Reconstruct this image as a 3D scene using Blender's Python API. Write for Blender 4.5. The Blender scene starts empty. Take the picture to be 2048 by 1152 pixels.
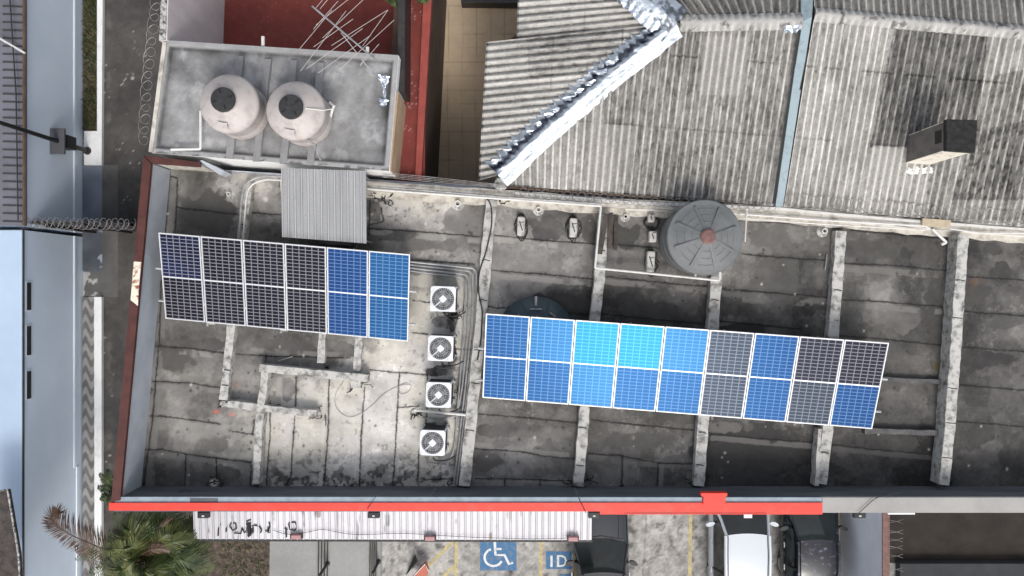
import bpy, math, random
import numpy as np
from mathutils import Vector
random.seed(7)
R = math.radians
scene = bpy.context.scene
C = bpy.context.collection
# ------------------------------------------------------------------ camera, sky, sun, exposure
H = 24.5; F = 1500.0
cam = bpy.data.objects.new("camera", bpy.data.cameras.new("camera")); C.objects.link(cam)
cam.location = (0, 0, H); cam.data.sensor_width = 36; cam.data.lens = F/2048*36
cam.data.clip_end = 3000; scene.camera = cam
SUN = Vector((.115, -.62, .775)).normalized()
world = bpy.data.worlds.new("World"); scene.world = world; world.use_nodes = True
wn = world.node_tree.nodes; wl = world.node_tree.links
sky = wn.new('ShaderNodeTexSky'); sky.sky_type = 'NISHITA'; sky.sun_disc = False
sky.sun_elevation = math.asin(SUN.z); sky.sun_rotation = math.atan2(SUN.x, SUN.y)
sky.air_density = 1.0; sky.dust_density = 4.0; sky.ozone_density = 1.0
hs = wn.new('ShaderNodeHueSaturation'); hs.inputs['Saturation'].default_value = 0.42
wl.new(sky.outputs[0], hs.inputs['Color']); wl.new(hs.outputs[0], wn['Background'].inputs[0])
wn['Background'].inputs[1].default_value = 0.15
sd = bpy.data.lights.new("sun", 'SUN'); sd.energy = 1.05; sd.angle = R(14); sd.color = (1, .965, .92)
so = bpy.data.objects.new("sun", sd); C.objects.link(so); so.location = (3, -20, 30)
so.rotation_euler = SUN.to_track_quat('Z', 'Y').to_euler()
scene.view_settings.view_transform = 'Standard'; scene.view_settings.look = 'None'
scene.view_settings.exposure = 0.42; scene.view_settings.gamma = 1
scene.cycles.max_bounces = 6
# ------------------------------------------------------------------ helpers
ZR = 4.6          # main roof level
ZP = 5.7          # parapet top
def P(px, py, z): k = (H-z)/F; return Vector(((px-1024)*k, (576-py)*k, z))
def tag(o, label=None, cat=None, group=None, kind=None):
    if label: o['label'] = label
    if cat: o['category'] = cat
    if group: o['group'] = group
    if kind: o['kind'] = kind
    return o
def empty(name, loc, label, cat, group=None, rz=0):
    o = bpy.data.objects.new(name, None); C.objects.link(o); o.location = loc
    o.rotation_euler = (0, 0, rz); o.empty_display_size = .2
    return tag(o, label, cat, group)
class MB:
    def __init__(s): s.v = []; s.f = []
    def add(s, vs, fs):
        n = len(s.v); s.v += [tuple(v) for v in vs]; s.f += [tuple(i+n for i in f) for f in fs]; return s
    def prism(s, top, z0):
        """top: list of 3D points, extruded straight down to z0 (number) ; ccw or cw"""
        n = len(top); bot = [Vector((p[0], p[1], z0 if not isinstance(z0, (list, tuple)) else z0[i])) for i, p in enumerate(top)]
        a = sum((top[i][0]*top[(i+1) % n][1]-top[(i+1) % n][0]*top[i][1]) for i in range(n))
        fs = [tuple(range(n)), tuple(range(2*n-1, n-1, -1))] + [(i, i+n, (i+1) % n+n, (i+1) % n) for i in range(n)]
        if a < 0: fs = [f[::-1] for f in fs]
        return s.add(list(top)+bot, fs)
    def box(s, c, d, rz=0):
        x, y, z = d[0]/2, d[1]/2, d[2]/2; cs, sn = math.cos(rz), math.sin(rz)
        vs = [(c[0]+a*x*cs-b*y*sn, c[1]+a*x*sn+b*y*cs, c[2]+e*z) for e in (-1, 1) for a, b in ((-1, -1), (1, -1), (1, 1), (-1, 1))]
        return s.add(vs, [(3, 2, 1, 0), (4, 5, 6, 7), (0, 1, 5, 4), (1, 2, 6, 5), (2, 3, 7, 6), (3, 0, 4, 7)])
    def tube(s, pts, r, n=8, cap=True):
        pts = [Vector(p) for p in pts]; rings = []; up = Vector((0, 0, 1)); prev = None
        for i, p in enumerate(pts):
            t = (pts[min(i+1, len(pts)-1)]-pts[max(i-1, 0)]).normalized()
            if prev is None:
                a = t.cross(up)
                if a.length < .05: a = t.cross(Vector((1, 0, 0)))
            else: a = prev - t*prev.dot(t)
            a.normalize(); prev = a; b = t.cross(a)
            rr = r[i] if isinstance(r, (list, tuple)) else r
            rings.append([p+(a*math.cos(k*2*math.pi/n)+b*math.sin(k*2*math.pi/n))*rr for k in range(n)])
        vs = [v for q in rings for v in q]; fs = []
        for i in range(len(rings)-1):
            for k in range(n): fs.append((i*n+k, i*n+(k+1) % n, (i+1)*n+(k+1) % n, (i+1)*n+k))
        if cap: fs += [tuple(range(n-1, -1, -1)), tuple(range((len(rings)-1)*n, len(rings)*n))]
        return s.add(vs, fs)
    def lathe(s, c, prof, n=48, closed=True):
        vs = []; fs = []; m = len(prof)
        for k in range(n):
            a = 2*math.pi*k/n
            for r, z in prof: vs.append((c[0]+r*math.cos(a), c[1]+r*math.sin(a), c[2]+z))
        for k in range(n):
            k2 = (k+1) % n
            for i in range(m-1): fs.append((k*m+i, k2*m+i, k2*m+i+1, k*m+i+1))
        return s.add(vs, fs)
    def ribbon(s, pts, w, up=0):
        """flat strip along 3D pts, width w (number or list)"""
        vs = []; pts = [Vector(p) for p in pts]
        for i, p in enumerate(pts):
            t = pts[min(i+1, len(pts)-1)]-pts[max(i-1, 0)]; n = Vector((-t.y, t.x, 0)).normalized()
            ww = (w[i] if isinstance(w, (list, tuple)) else w)/2
            vs += [p+n*ww, p-n*ww]
        return s.add(vs, [(2*i, 2*i+1, 2*i+3, 2*i+2) for i in range(len(pts)-1)])
    def build(s, name, mat, parent=None, smooth=False, bevel=0, uv=None):
        off = Vector(parent.location) if parent and parent.parent is None else Vector((0, 0, 0))
        if parent and parent.parent: off = Vector(parent.parent.location)+Vector(parent.location)
        me = bpy.data.meshes.new(name)
        me.from_pydata([(v[0]-off[0], v[1]-off[1], v[2]-off[2]) for v in s.v], [], s.f)
        me.materials.append(mat); me.update()
        if smooth: me.polygons.foreach_set('use_smooth', [True]*len(me.polygons))
        o = bpy.data.objects.new(name, me); C.objects.link(o)
        if parent: o.parent = parent
        if smooth: 
            try: me.set_sharp_from_angle(angle=R(40))
            except Exception: pass
        if bevel:
            b = o.modifiers.new('bevel', 'BEVEL'); b.width = bevel; b.segments = 2; b.limit_method = 'ANGLE'
        return o
def lerp(a, b, t): return a+(b-a)*t
# numpy noise
def vnoise(x, y, seed):
    rs = np.random.RandomState(seed); G = rs.rand(256, 256)
    xi = np.floor(x).astype(int); yi = np.floor(y).astype(int); fx = x-xi; fy = y-yi
    fx = fx*fx*(3-2*fx); fy = fy*fy*(3-2*fy)
    a = G[xi % 256, yi % 256]; b = G[(xi+1) % 256, yi % 256]; c = G[xi % 256, (yi+1) % 256]; d = G[(xi+1) % 256, (yi+1) % 256]
    return (a*(1-fx)+b*fx)*(1-fy)+(c*(1-fx)+d*fx)*fy
def fbm(x, y, sc, seed, o=4, sx=1.0, sy=1.0):
    v = 0; a = .5; t = 0; x = x/sc/sx; y = y/sc/sy
    for i in range(o):
        v = v+a*vnoise(x+17.3*i, y+9.1*i, seed+i); t += a; a *= .55; x = x*2.03; y = y*2.03
    return v/t
def sstep(a, b, x): t = np.clip((x-a)/(b-a), 0, 1); return t*t*(3-2*t)
def s2l(v): v = np.clip(v, 0, 255)/255.0; return np.where(v <= .04045, v/12.92, ((v+.055)/1.055)**2.4)
def segdist(X, Y, pts):
    d = np.full(X.shape, 1e9)
    for (x0, y0), (x1, y1) in zip(pts[:-1], pts[1:]):
        dx, dy = x1-x0, y1-y0; L = dx*dx+dy*dy+1e-9
        t = np.clip(((X-x0)*dx+(Y-y0)*dy)/L, 0, 1); d = np.minimum(d, np.hypot(X-x0-t*dx, Y-y0-t*dy))
    return d
def grid_obj(name, W, col, mat, parent=None, smooth=True, mask=None):
    """W: (m,n,3) world array, col: (m,n,3) linear colour"""
    m, n = W.shape[:2]; off = np.array(parent.location) if parent else np.zeros(3)
    idx = np.arange(m*n).reshape(m, n)
    q = np.stack([idx[:-1, :-1], idx[:-1, 1:], idx[1:, 1:], idx[1:, :-1]], -1).reshape(-1, 4)
    if mask is not None: q = q[mask[:-1, :-1].ravel()]
    A = W[1, 0]-W[0, 0]; B = W[0, 1]-W[0, 0]
    if np.cross(B, A)[2] < 0: q = q[:, ::-1]
    me = bpy.data.meshes.new(name); me.vertices.add(m*n)
    me.vertices.foreach_set('co', (W-off).astype(np.float32).ravel())
    me.loops.add(q.size); me.loops.foreach_set('vertex_index', q.astype(np.int32).ravel())
    me.polygons.add(len(q)); me.polygons.foreach_set('loop_start', np.arange(0, q.size, 4, dtype=np.int32))
    me.polygons.foreach_set('loop_total', np.full(len(q), 4, dtype=np.int32))
    me.update(calc_edges=True)
    if smooth: me.polygons.foreach_set('use_smooth', np.ones(len(q), bool))
    ca = me.color_attributes.new('stain', 'FLOAT_COLOR', 'POINT')
    c4 = np.ones((m*n, 4), np.float32); c4[:, :3] = np.clip(col.reshape(-1, 3), 0, 1); ca.data.foreach_set('color', c4.ravel())
    me.materials.append(mat)
    o = bpy.data.objects.new(name, me); C.objects.link(o)
    if parent: o.parent = parent
    return o
def flat_grid(x0, x1, y0, y1, z, step):
    """regular world grid covering photo-pixel box at height z; returns W, PX, PY"""
    a = P(x0, y0, z); b = P(x1, y1, z)
    n = int(abs(b.x-a.x)/step)+2; m = int(abs(a.y-b.y)/step)+2
    X, Y = np.meshgrid(np.linspace(a.x, b.x, n), np.linspace(a.y, b.y, m)); k = (H-z)/F
    return np.stack([X, Y, np.full(X.shape, z)], -1), X/k+1024, 576-Y/k
# ------------------------------------------------------------------ materials
def mat(name, col, rough=.8, metal=0, col2=None, scale=3, detail=6, lo=.35, hi=.65, bump=0, bscale=30, stretch=None, spec=.5, coat=0):
    m = bpy.data.materials.new(name); m.use_nodes = True; nt = m.node_tree; N = nt.nodes; L = nt.links; b = N['Principled BSDF']
    b.inputs['Base Color'].default_value = (*col, 1); b.inputs['Roughness'].default_value = rough
    b.inputs['Metallic'].default_value = metal; b.inputs['Specular IOR Level'].default_value = spec
    b.inputs['Coat Weight'].default_value = coat; b.inputs['Coat Roughness'].default_value = .04
    tc = N.new('ShaderNodeTexCoord'); mp = N.new('ShaderNodeMapping'); L.new(tc.outputs['Object'], mp.inputs[0])
    if stretch: mp.inputs['Scale'].default_value = stretch
    if col2:
        n = N.new('ShaderNodeTexNoise'); n.inputs['Scale'].default_value = scale; n.inputs['Detail'].default_value = detail
        n.inputs['Roughness'].default_value = .65; L.new(mp.outputs[0], n.inputs[0])
        r = N.new('ShaderNodeValToRGB'); r.color_ramp.elements[0].position = lo; r.color_ramp.elements[1].position = hi
        r.color_ramp.elements[0].color = (*col, 1); r.color_ramp.elements[1].color = (*col2, 1)
        L.new(n.outputs[0], r.inputs[0]); L.new(r.outputs[0], b.inputs['Base Color'])
    if bump:
        n2 = N.new('ShaderNodeTexNoise'); n2.inputs['Scale'].default_value = bscale; n2.inputs['Detail'].default_value = 5
        L.new(mp.outputs[0], n2.inputs[0]); bp = N.new('ShaderNodeBump'); bp.inputs['Strength'].default_value = bump
        bp.inputs['Distance'].default_value = .02; L.new(n2.outputs[0], bp.inputs['Height']); L.new(bp.outputs[0], b.inputs['Normal'])
    return m
def stain_mat(name, rough=.85, fine=.35, fscale=45, bump=.5, spec=.35, metal=0):
    m = bpy.data.materials.new(name); m.use_nodes = True; nt = m.node_tree; N = nt.nodes; L = nt.links; b = N['Principled BSDF']
    b.inputs['Roughness'].default_value = rough; b.inputs['Specular IOR Level'].default_value = spec; b.inputs['Metallic'].default_value = metal
    a = N.new('ShaderNodeAttribute'); a.attribute_name = 'stain'
    g = N.new('ShaderNodeNewGeometry')
    n = N.new('ShaderNodeTexNoise'); n.inputs['Scale'].default_value = fscale; n.inputs['Detail'].default_value = 6; n.inputs['Roughness'].default_value = .7
    L.new(g.outputs['Position'], n.inputs[0])
    mr = N.new('ShaderNodeMapRange'); mr.inputs[1].default_value = .3; mr.inputs[2].default_value = .7
    mr.inputs[3].default_value = 1-fine; mr.inputs[4].default_value = 1+fine; L.new(n.outputs[0], mr.inputs[0])
    v = N.new('ShaderNodeVectorMath'); v.operation = 'SCALE'; L.new(a.outputs['Color'], v.inputs[0]); L.new(mr.outputs[0], v.inputs['Scale'])
    L.new(v.outputs[0], b.inputs['Base Color'])
    bp = N.new('ShaderNodeBump'); bp.inputs['Strength'].default_value = bump; bp.inputs['Distance'].default_value = .015
    L.new(n.outputs[0], bp.inputs['Height']); L.new(bp.outputs[0], b.inputs['Normal'])
    return m
M = {}
M['slab'] = stain_mat('weathered_slab', .8, .22)
M['sheet'] = stain_mat('fibre_cement_sheet', .85, .25, 60)
M['paintfloor'] = stain_mat('stained_floor', .8, .12)
M['white_sheet'] = stain_mat('white_metal_sheet', .45, .09, 40, .1)
M['beam'] = mat('weathered_beam', (.50, .49, .46), .85, 0, (.10, .095, .088), 5.0, 10, .46, .68, .6, 40)
M['beam_side'] = mat('dark_beam_side', (.05, .05, .055), .8, 0, (.13, .125, .12), 3)
M['offwhite'] = mat('peeling_offwhite', (.56, .53, .47), .8, 0, (.20, .18, .15), 4, 8, .45, .72, .4, 40)
M['bluegrey'] = mat('bluegrey_paint', (.44, .475, .52), .6, 0, (.34, .37, .41), 1.2, 6, .4, .7, .15, 30)
M['parapet_in'] = mat('parapet_inner', (.13, .14, .155), .7, 0, (.065, .07, .08), 1.4, 7, .35, .7, .3, 30, (.4, 1, 2))
M['rust'] = mat('oxide_red_metal', (.055, .014, .011), .6, 0, (.095, .028, .020), 3, 8, .4, .7, .2, 40)
M['peel'] = mat('peeled_coping', (.75, .68, .55), .7, 0, (.26, .07, .035), 9, 8, .5, .62, .3)
M['red'] = mat('red_coping_paint', (.78, .050, .030), .5, 0, (.50, .085, .06), 3.0, 10, .52, .72, .15, 20)
M['grey_cop'] = mat('grey_coping', (.36, .35, .33), .75, 0, (.30, .29, .275), 1.5, 6, .4, .7, .2)
M['blue_cop'] = mat('pale_blue_coping', (.30, .37, .42), .6, 0, (.22, .26, .30), 3, 6, .4, .7)
M['alu'] = mat('aluminium', (.55, .56, .58), .45, .3)
M['galv'] = mat('galvanised_steel', (.42, .43, .44), .5, .5, (.28, .28, .28), 6, 6)
M['pvc'] = mat('white_pvc', (.66, .65, .62), .5, 0, (.45, .43, .40), 5, 6, .5, .8)
M['conduit'] = mat('grey_conduit', (.36, .36, .36), .5, .2, (.17, .17, .17), 6, 7, .4, .7)
M['conduit_light'] = mat('dull_rod', (.42, .39, .37), .5)
M['slate'] = mat('slate_roof', (.022, .024, .027), .8, 0, (.035, .036, .04), 2)
M['black'] = mat('black_plastic', (.012, .012, .013), .5)
M['cable'] = mat('black_cable', (.02, .02, .022), .6)
M['wire'] = mat('razor_wire_steel', (.40, .40, .40), .5, .4, (.15, .12, .10), 8, 5)
M['tar'] = mat('black_mastic', (.012, .012, .012), .7)
M['tank_beige'] = mat('beige_polyethylene', (.47, .43, .41), .6, 0, (.33, .29, .27), 3.5, 9, .48, .72, .05, 20, (1, 1, .5))
M['lid'] = mat('black_lid', (.018, .018, .019), .5, 0, (.035, .035, .036), 6)
M['tank_grey'] = mat('grey_tank', (.115, .123, .125), .6, 0, (.185, .192, .192), 2, 8, .35, .75, .2, 25)
M['tank_black'] = mat('navy_black_tank', (.018, .036, .050), .35, 0, (.03, .055, .07), 2)
M['redcap'] = mat('reddish_cap', (.20, .10, .085), .7, 0, (.13, .075, .065), 10, 6, .4, .6, .3)
M['ac'] = mat('white_enamel', (.70, .72, .75), .4, 0, (.42, .40, .37), 3.5, 9, .52, .74)
M['ac_dark'] = mat('ac_dark', (.02, .02, .02), .6)
M['grille'] = mat('grille_wire', (.42, .42, .43), .6, 0); M['blade'] = mat('grey_fan_blade', (.16, .16, .165), .6)
M['chim'] = mat('soot_brick', (.010, .010, .010), .95, 0, (.030, .029, .028), 9, 8, .4, .7, .8, 25)
M['chim_face'] = mat('stained_render', (.72, .67, .58), .85, 0, (.16, .15, .14), 3.0, 8, .56, .66, .5, 30)
M['chim_shade'] = mat('shaded_render', (.17, .155, .14), .85, 0, (.10, .092, .085), 3, 7, .4, .7, .5, 30)  # darker copy of the render, shade of the left face put into colour
M['flash'] = mat('blue_flashing', (.27, .345, .375), .5, 0, (.17, .205, .22), 4, 8, .5, .78, .2)
M['foil'] = mat('foil', (.86, .90, .95), .22, 1, None, bump=.9, bscale=9)
M['terr_wall'] = mat('pinkish_wall', (.66, .61, .61), .7, 0, (.50, .44, .44), .9, 6, .4, .7, .1, 20, (1, 1, .3))
M['brickmoss'] = mat('mossy_wall_top', (.50, .49, .47), .9, 0, (.06, .06, .055), 9, 9, .45, .6, .6)
M['beige_wall'] = mat('beige_wall', (.46, .34, .23), .8, 0, (.35, .24, .15), 1.5, 6, .4, .7)
M['brown_wall'] = mat('brown_wall', (.11, .07, .045), .8, 0, (.06, .04, .03), 2)
M['redkerb'] = mat('red_kerb', (.30, .060, .045), .7, 0, (.22, .04, .032), 2, 6, .4, .7)
M['asphalt'] = mat('alley_asphalt', (.075, .066, .058), .9, 0, (.11, .098, .088), 1.3, 9, .35, .7, .5, 60)
M['street_wall'] = mat('blue_white_wall', (.76, .86, .96), .6, 0, (.68, .78, .90), .5, 5, .35, .7, .05, 10)
M['street_roof'] = mat('blue_white_roof', (.42, .53, .66), .6, 0, (.36, .46, .59), .5, 5, .35, .7)
M['yard_paint'] = mat('pale_yard_paint', (.66, .68, .74), .6, 0, (.54, .56, .62), .8)
M['ledge'] = mat('pale_ledge', (.78, .84, .90), .6)
M['white'] = mat('white_paint', (.80, .80, .79), .7, 0, (.62, .62, .61), 3, 7, .5, .75)
M['grass'] = mat('grass', (.05, .07, .02), .8, 0, (.09, .075, .04), 8)
M['soil'] = mat('soil', (.05, .036, .028), .95, 0, (.15, .115, .09), 6, 9, .4, .65, .9, 30)
M['concrete'] = mat('drive_concrete', (.30, .295, .275), .85, 0, (.20, .195, .185), 2, 9, .35, .7, .4, 50)
M['lot'] = mat('parking_asphalt', (.30, .275, .24), .9, 0, (.17, .155, .14), 6, 10, .38, .62, .6, 60)
M['yellow'] = mat('worn_yellow_line', (.55, .45, .20), .8, 0, (.34, .30, .20), 8, 8, .4, .62)
M['blue_paint'] = mat('blue_ground_paint', (.055, .155, .30), .8, 0, (.19, .21, .22), 8, 10, .50, .68)
M['white_line'] = mat('white_marking', (.66, .68, .67), .8, 0, (.30, .33, .35), 9, 9, .52, .68)
M['yard'] = mat('dark_yard_ground', (.018, .014, .011), .95, 0, (.035, .028, .021), 1.5, 8, .35, .7, .6)
M['darkroof'] = mat('dark_slat_roof', (.10, .10, .115), .6, 0, (.15, .15, .18), 1.0)
M['darkslat'] = mat('slat_metal', (.035, .033, .035), .6)
M['dark'] = mat('dark_metal', (.025, .025, .028), .5, .3, (.05, .045, .042), 5)
M['wood'] = mat('weathered_wood', (.075, .06, .052), .85, 0, (.035, .03, .028), 5, 6, .4, .6, .5, 30)
M['cardboard'] = mat('beige_patch', (.52, .44, .31), .8, 0, (.40, .33, .24), 6)
M['glass'] = mat('car_glass', (.008, .011, .011), .06, 0, spec=.8)
M['glass_green'] = mat('car_glass_green', (.016, .026, .025), .06, 0, (.009, .012, .013), 2, spec=.7)
M['car_white'] = mat('white_car_paint', (.55, .585, .62), .3, 0, coat=1)
M['car_black'] = mat('black_car_paint', (.010, .012, .017), .22, 0, coat=1)
M['car_dark'] = mat('dark_peeling_paint', (.012, .013, .02), .25, 0, (.13, .135, .20), 5, 9, .56, .66, coat=.05)
M['tyre'] = mat('rubber', (.02, .02, .02), .85)
M['pink'] = mat('faded_pink_lamp', (.42, .22, .22), .5)
M['orange'] = mat('orange_board', (.36, .085, .045), .6)
M['hood'] = mat('grey_hood', (.07, .07, .08), .6)
M['lamp'] = mat('lamp_lens', (.65, .66, .68), .3)
def leafmat(name, a, b):
    m = mat(name, a, .55, 0, b, 3, 4, .35, .65); m.node_tree.nodes['Principled BSDF'].inputs['Subsurface Weight'].default_value = 0
    return m
M['frond'] = leafmat('green_frond', (.016, .034, .008), (.070, .095, .02))
M['frond_dry'] = leafmat('dry_frond', (.050, .022, .014), (.15, .095, .06))
M['frond_light'] = leafmat('yellow_green_frond', (.030, .050, .012), (.125, .135, .035))
M['weed'] = leafmat('weed', (.035, .055, .015), (.11, .10, .04))
def panel_mat(name, cell, cell2, line, rough, spec, tint, ior=1.5):
    m = bpy.data.materials.new(name); m.use_nodes = True; nt = m.node_tree; N = nt.nodes; L = nt.links; b = N['Principled BSDF']
    uv = N.new('ShaderNodeUVMap'); uv.uv_map = 'cells'; sp = N.new('ShaderNodeSeparateXYZ'); L.new(uv.outputs[0], sp.inputs[0])
    def math_(op, a, c=None):
        n = N.new('ShaderNodeMath'); n.operation = op
        if hasattr(a, 'links'): L.new(a, n.inputs[0])
        else: n.inputs[0].default_value = a
        if c is not None:
            if hasattr(c, 'links'): L.new(c, n.inputs[1])
            else: n.inputs[1].default_value = c
        return n.outputs[0]
    masks = []
    for ax, cnt, w in ((0, 6, .062), (1, 12, .105)):
        fr = math_('FRACT', math_('MULTIPLY', sp.outputs[ax], cnt))
        d = math_('ABSOLUTE', math_('SUBTRACT', fr, .5)); masks.append(math_('GREATER_THAN', d, .5-w))
    mk = math_('MAXIMUM', masks[0], masks[1])
    g = N.new('ShaderNodeNewGeometry'); n = N.new('ShaderNodeTexNoise'); n.inputs['Scale'].default_value = .9; n.inputs['Detail'].default_value = 5
    L.new(g.outputs['Position'], n.inputs[0]); r = N.new('ShaderNodeValToRGB'); r.color_ramp.elements[0].position = .35; r.color_ramp.elements[1].position = .65
    r.color_ramp.elements[0].color = (*cell, 1); r.color_ramp.elements[1].color = (*cell2, 1); L.new(n.outputs[0], r.inputs[0])
    mx = N.new('ShaderNodeMix'); mx.data_type = 'RGBA'; L.new(mk, mx.inputs[0]); L.new(r.outputs[0], mx.inputs[6]); mx.inputs[7].default_value = (*line, 1)
    L.new(mx.outputs[2], b.inputs['Base Color']); b.inputs['Roughness'].default_value = rough; b.inputs['Specular IOR Level'].default_value = spec
    b.inputs['Specular Tint'].default_value = (*tint, 1); b.inputs['IOR'].default_value = ior
    return m
M['pv_dark'] = panel_mat('dark_cells', (.006, .006, .009), (.011, .010, .013), (.19, .185, .20), .25, .2, (.5, .6, .9))
M['pv_navy'] = panel_mat('navy_cells', (.008, .013, .048), (.008, .008, .018), (.19, .19, .23), .25, .25, (.5, .6, .9))
M['pv_slate'] = panel_mat('slate_cells', (.020, .023, .034), (.034, .038, .050), (.19, .20, .22), .3, .2, (.5, .7, 1))
M['pv_blue'] = panel_mat('blue_cells', (.010, .042, .14), (.016, .058, .17), (.10, .19, .34), .28, .25, (.13, .50, 1), 1.85)
M['pv_royal'] = panel_mat('royal_cells', (.010, .030, .115), (.013, .042, .145), (.11, .17, .33), .28, .18, (.12, .46, 1), 1.85)
M['pv_glare'] = panel_mat('glare_blue_cells', (.012, .060, .17), (.016, .080, .21), (.10, .22, .38), .28, .28, (.08, .62, .95), 1.85)  # lighter blue puts the sun's glare into the cell colour
# ------------------------------------------------------------------ setting: ground
def sheet(name, pts, z, m, kind='structure', parent=None):
    mb = MB(); w = [P(x, y, z) for x, y in pts]; a = sum(w[i].x*w[(i+1) % len(w)].y-w[(i+1) % len(w)].x*w[i].y for i in range(len(w)))
    if a < 0: w = w[::-1]
    mb.add(w, [tuple(range(len(w)))]); o = mb.build(name, m, parent)
    if kind and not parent: o['kind'] = kind
    return o
g = MB(); g.add([(-1500, -1500, 0), (1500, -1500, 0), (1500, 1500, 0), (-1500, 1500, 0)], [(0, 1, 2, 3)])
tag(g.build('ground', M['asphalt']), kind='structure')
# parking lot with stains
W, X, Y = flat_grid(530, 1800, 900, 1260, .004, .05)
l = 163+70*(fbm(X, Y, 60, 3)-.5)+75*(fbm(X, Y, 9, 4, 4)-.5)+35*(vnoise(X/2.2, Y/2.2, 5)-.5)
l -= 45*sstep(.62, .72, fbm(X, Y, 14, 8, 3)); drive = X < 765
l = np.where(drive, 160+30*(fbm(X, Y, 70, 13, 5)-.5)+10*(vnoise(X/3, Y/3, 6)-.5), l)
for pts in ([(762, 900), (762, 1260)], [(652, 900), (640, 1260)], [(1295, 900), (1290, 1100), (1275, 1260)], [(914, 900), (905, 1260)]):
    l -= 40*np.exp(-(segdist(X, Y, pts)/1.3)**2)
c = s2l(l)[..., None]*np.array([1, .965, .90])*.9
c[drive] = (s2l(l)[..., None]*np.array([.98, .985, .95])*.82)[drive]
tag(grid_obj('parking_lot', W, c, M['paintfloor']), kind='structure')
def stripe(name, pts, w, m, z=.009, label=None):
    mb = MB(); mb.ribbon([P(x, y, z) for x, y in pts], w); o = mb.build(name, m)
    return tag(o, kind='structure')
stripe('painted_line', [(913, 1040), (911, 1230)], .11, M['yellow'])
stripe('painted_line', [(905, 1085), (825, 1160)], .11, M['yellow'])
stripe('painted_line', [(908, 1133), (880, 1160)], .11, M['yellow'])
stripe('painted_line', [(1083, 1040), (1080, 1230)], .11, M['yellow'])
stripe('painted_line', [(1382, 1000), (1378, 1230)], .11, M['yellow'])
stripe('painted_line', [(1677, 1000), (1672, 1230)], .08, M['yellow'])
# accessibility pictogram
pic = MB(); pic.add([P(960, 1141, .009), P(1033, 1141, .009), P(1033, 1070, .009), P(960, 1070, .009)], [(0, 1, 2, 3)])
tag(pic.build('blue_marking', M['blue_paint']), kind='structure')
wsym = MB(); z = .014
wsym.ribbon([P(989, 1076, z), P(991, 1110, z), P(1009, 1110, z), P(1018, 1128, z), P(1026, 1125, z)], .085)
wsym.ribbon([P(991, 1098, z), P(1003, 1098, z)], .07)
wsym.ribbon([P(987+17*1.05*math.cos(a), 1115+17*math.sin(a), z) for a in [R(t) for t in range(25, 262, 12)]], .075)
wsym.add([P(989+5*math.cos(R(t)), 1074+5*math.sin(R(t)), z) for t in range(360, 0, -30)], [tuple(range(12))])
tag(wsym.build('wheelchair_symbol', M['white_line']), kind='structure')
pic = MB(); pic.add([P(1092, 1138, .009), P(1165, 1138, .009), P(1165, 1103, .009), P(1092, 1103, .009)], [(0, 1, 2, 3)])
tag(pic.build('blue_marking', M['blue_paint']), kind='structure')
ids = MB(); ids.ribbon([P(1103, 1111, z), P(1103, 1134, z)], .075)
ids.ribbon([P(1116, 1110, z), P(1116, 1134, z)], .075)
ids.ribbon([P(1118, 1112, z), P(1124, 1112, z), P(1130, 1115, z), P(1132, 1122, z), P(1130, 1129, z), P(1124, 1132, z), P(1118, 1132, z)], .06)
tag(ids.build('painted_letters', M['white_line']), kind='structure')
pic = MB(); pic.add([P(1120, 1175, .009), P(1165, 1175, .009), P(1165, 1148, .009), P(1120, 1148, .009)], [(0, 1, 2, 3)])
tag(pic.build('blue_marking', M['blue_paint']), kind='structure')
# soil bed
sb = sheet('soil_bed', [(205, 1040), (540, 1040), (538, 1240), (205, 1240)], .006, M['soil'])
# kerb channels in the driveway
def drain(x0, x1, label):
    e = empty('channel_drain', P((x0+x1)/2, 1100, 0), label, 'drain', 'slotted drains crossing the driveway')
    n = 4; bm = MB()
    for i in range(n):
        x = x0+(x1-x0)*i/(n-1); bm = MB(); a = P(x, 1040, .02); b = P(x-3, 1240, .02)
        bm.tube([a, b], .022, 6); bm.build('rail', M['dark'], e)
    bm = MB(); bm.prism([P(x0-4, 1040, .012), P(x1+4, 1040, .012), P(x1+1, 1240, .012), P(x0-7, 1240, .012)], .002); bm.build('base', M['concrete'], e)
drain(638, 656, 'wide steel-railed channel across the driveway, left of the other')
drain(741, 753, 'narrow steel-railed channel across the driveway, right of the other')
def bollard(x, y, label):
    e = empty('bollard', P(x, y, 0), label, 'bollard', 'black bollards on the driveway'); p = P(x, y, 0)
    b = MB(); b.lathe(p, [(0, 1.02), (.035, 1.0), (.045, .95), (.045, 0)], 14); b.build('post', M['black'], e, True)
    b = MB(); b.lathe(p, [(.045, .03), (.09, .025), (.09, 0)], 14); b.build('base_plate', M['dark'], e, True)
bollard(655, 1127, 'slim black bollard beside the wide drain channel')
bollard(757, 1123, 'slim black bollard beside the narrow drain channel')
# orange edged folding board
e = empty('folding_board', P(838, 1140, 0), 'orange edged dark folding board standing on the lot by the yellow hatching', 'sign board')
b = MB(); a0, a1, a2 = P(815, 1140, .01), P(855, 1145, .01), P(832, 1120, 1.0)
b.add([P(812, 1150, 0), P(830, 1108, .0), P(836, 1122, .9)], [(0, 1, 2), (2, 1, 0)]); b.build('rear_panel', M['dark'], e)
b = MB(); b.prism([P(822, 1158, .5), P(850, 1128, .62), P(857, 1142, .5), P(850, 1165, .4)], .3); b.build('front_panel', M['orange'], e)
b = MB(); b.tube([P(822, 1158, .52), P(850, 1128, .64), P(857, 1142, .52)], .012, 6); b.build('edge_trim', M['white'], e)
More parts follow.
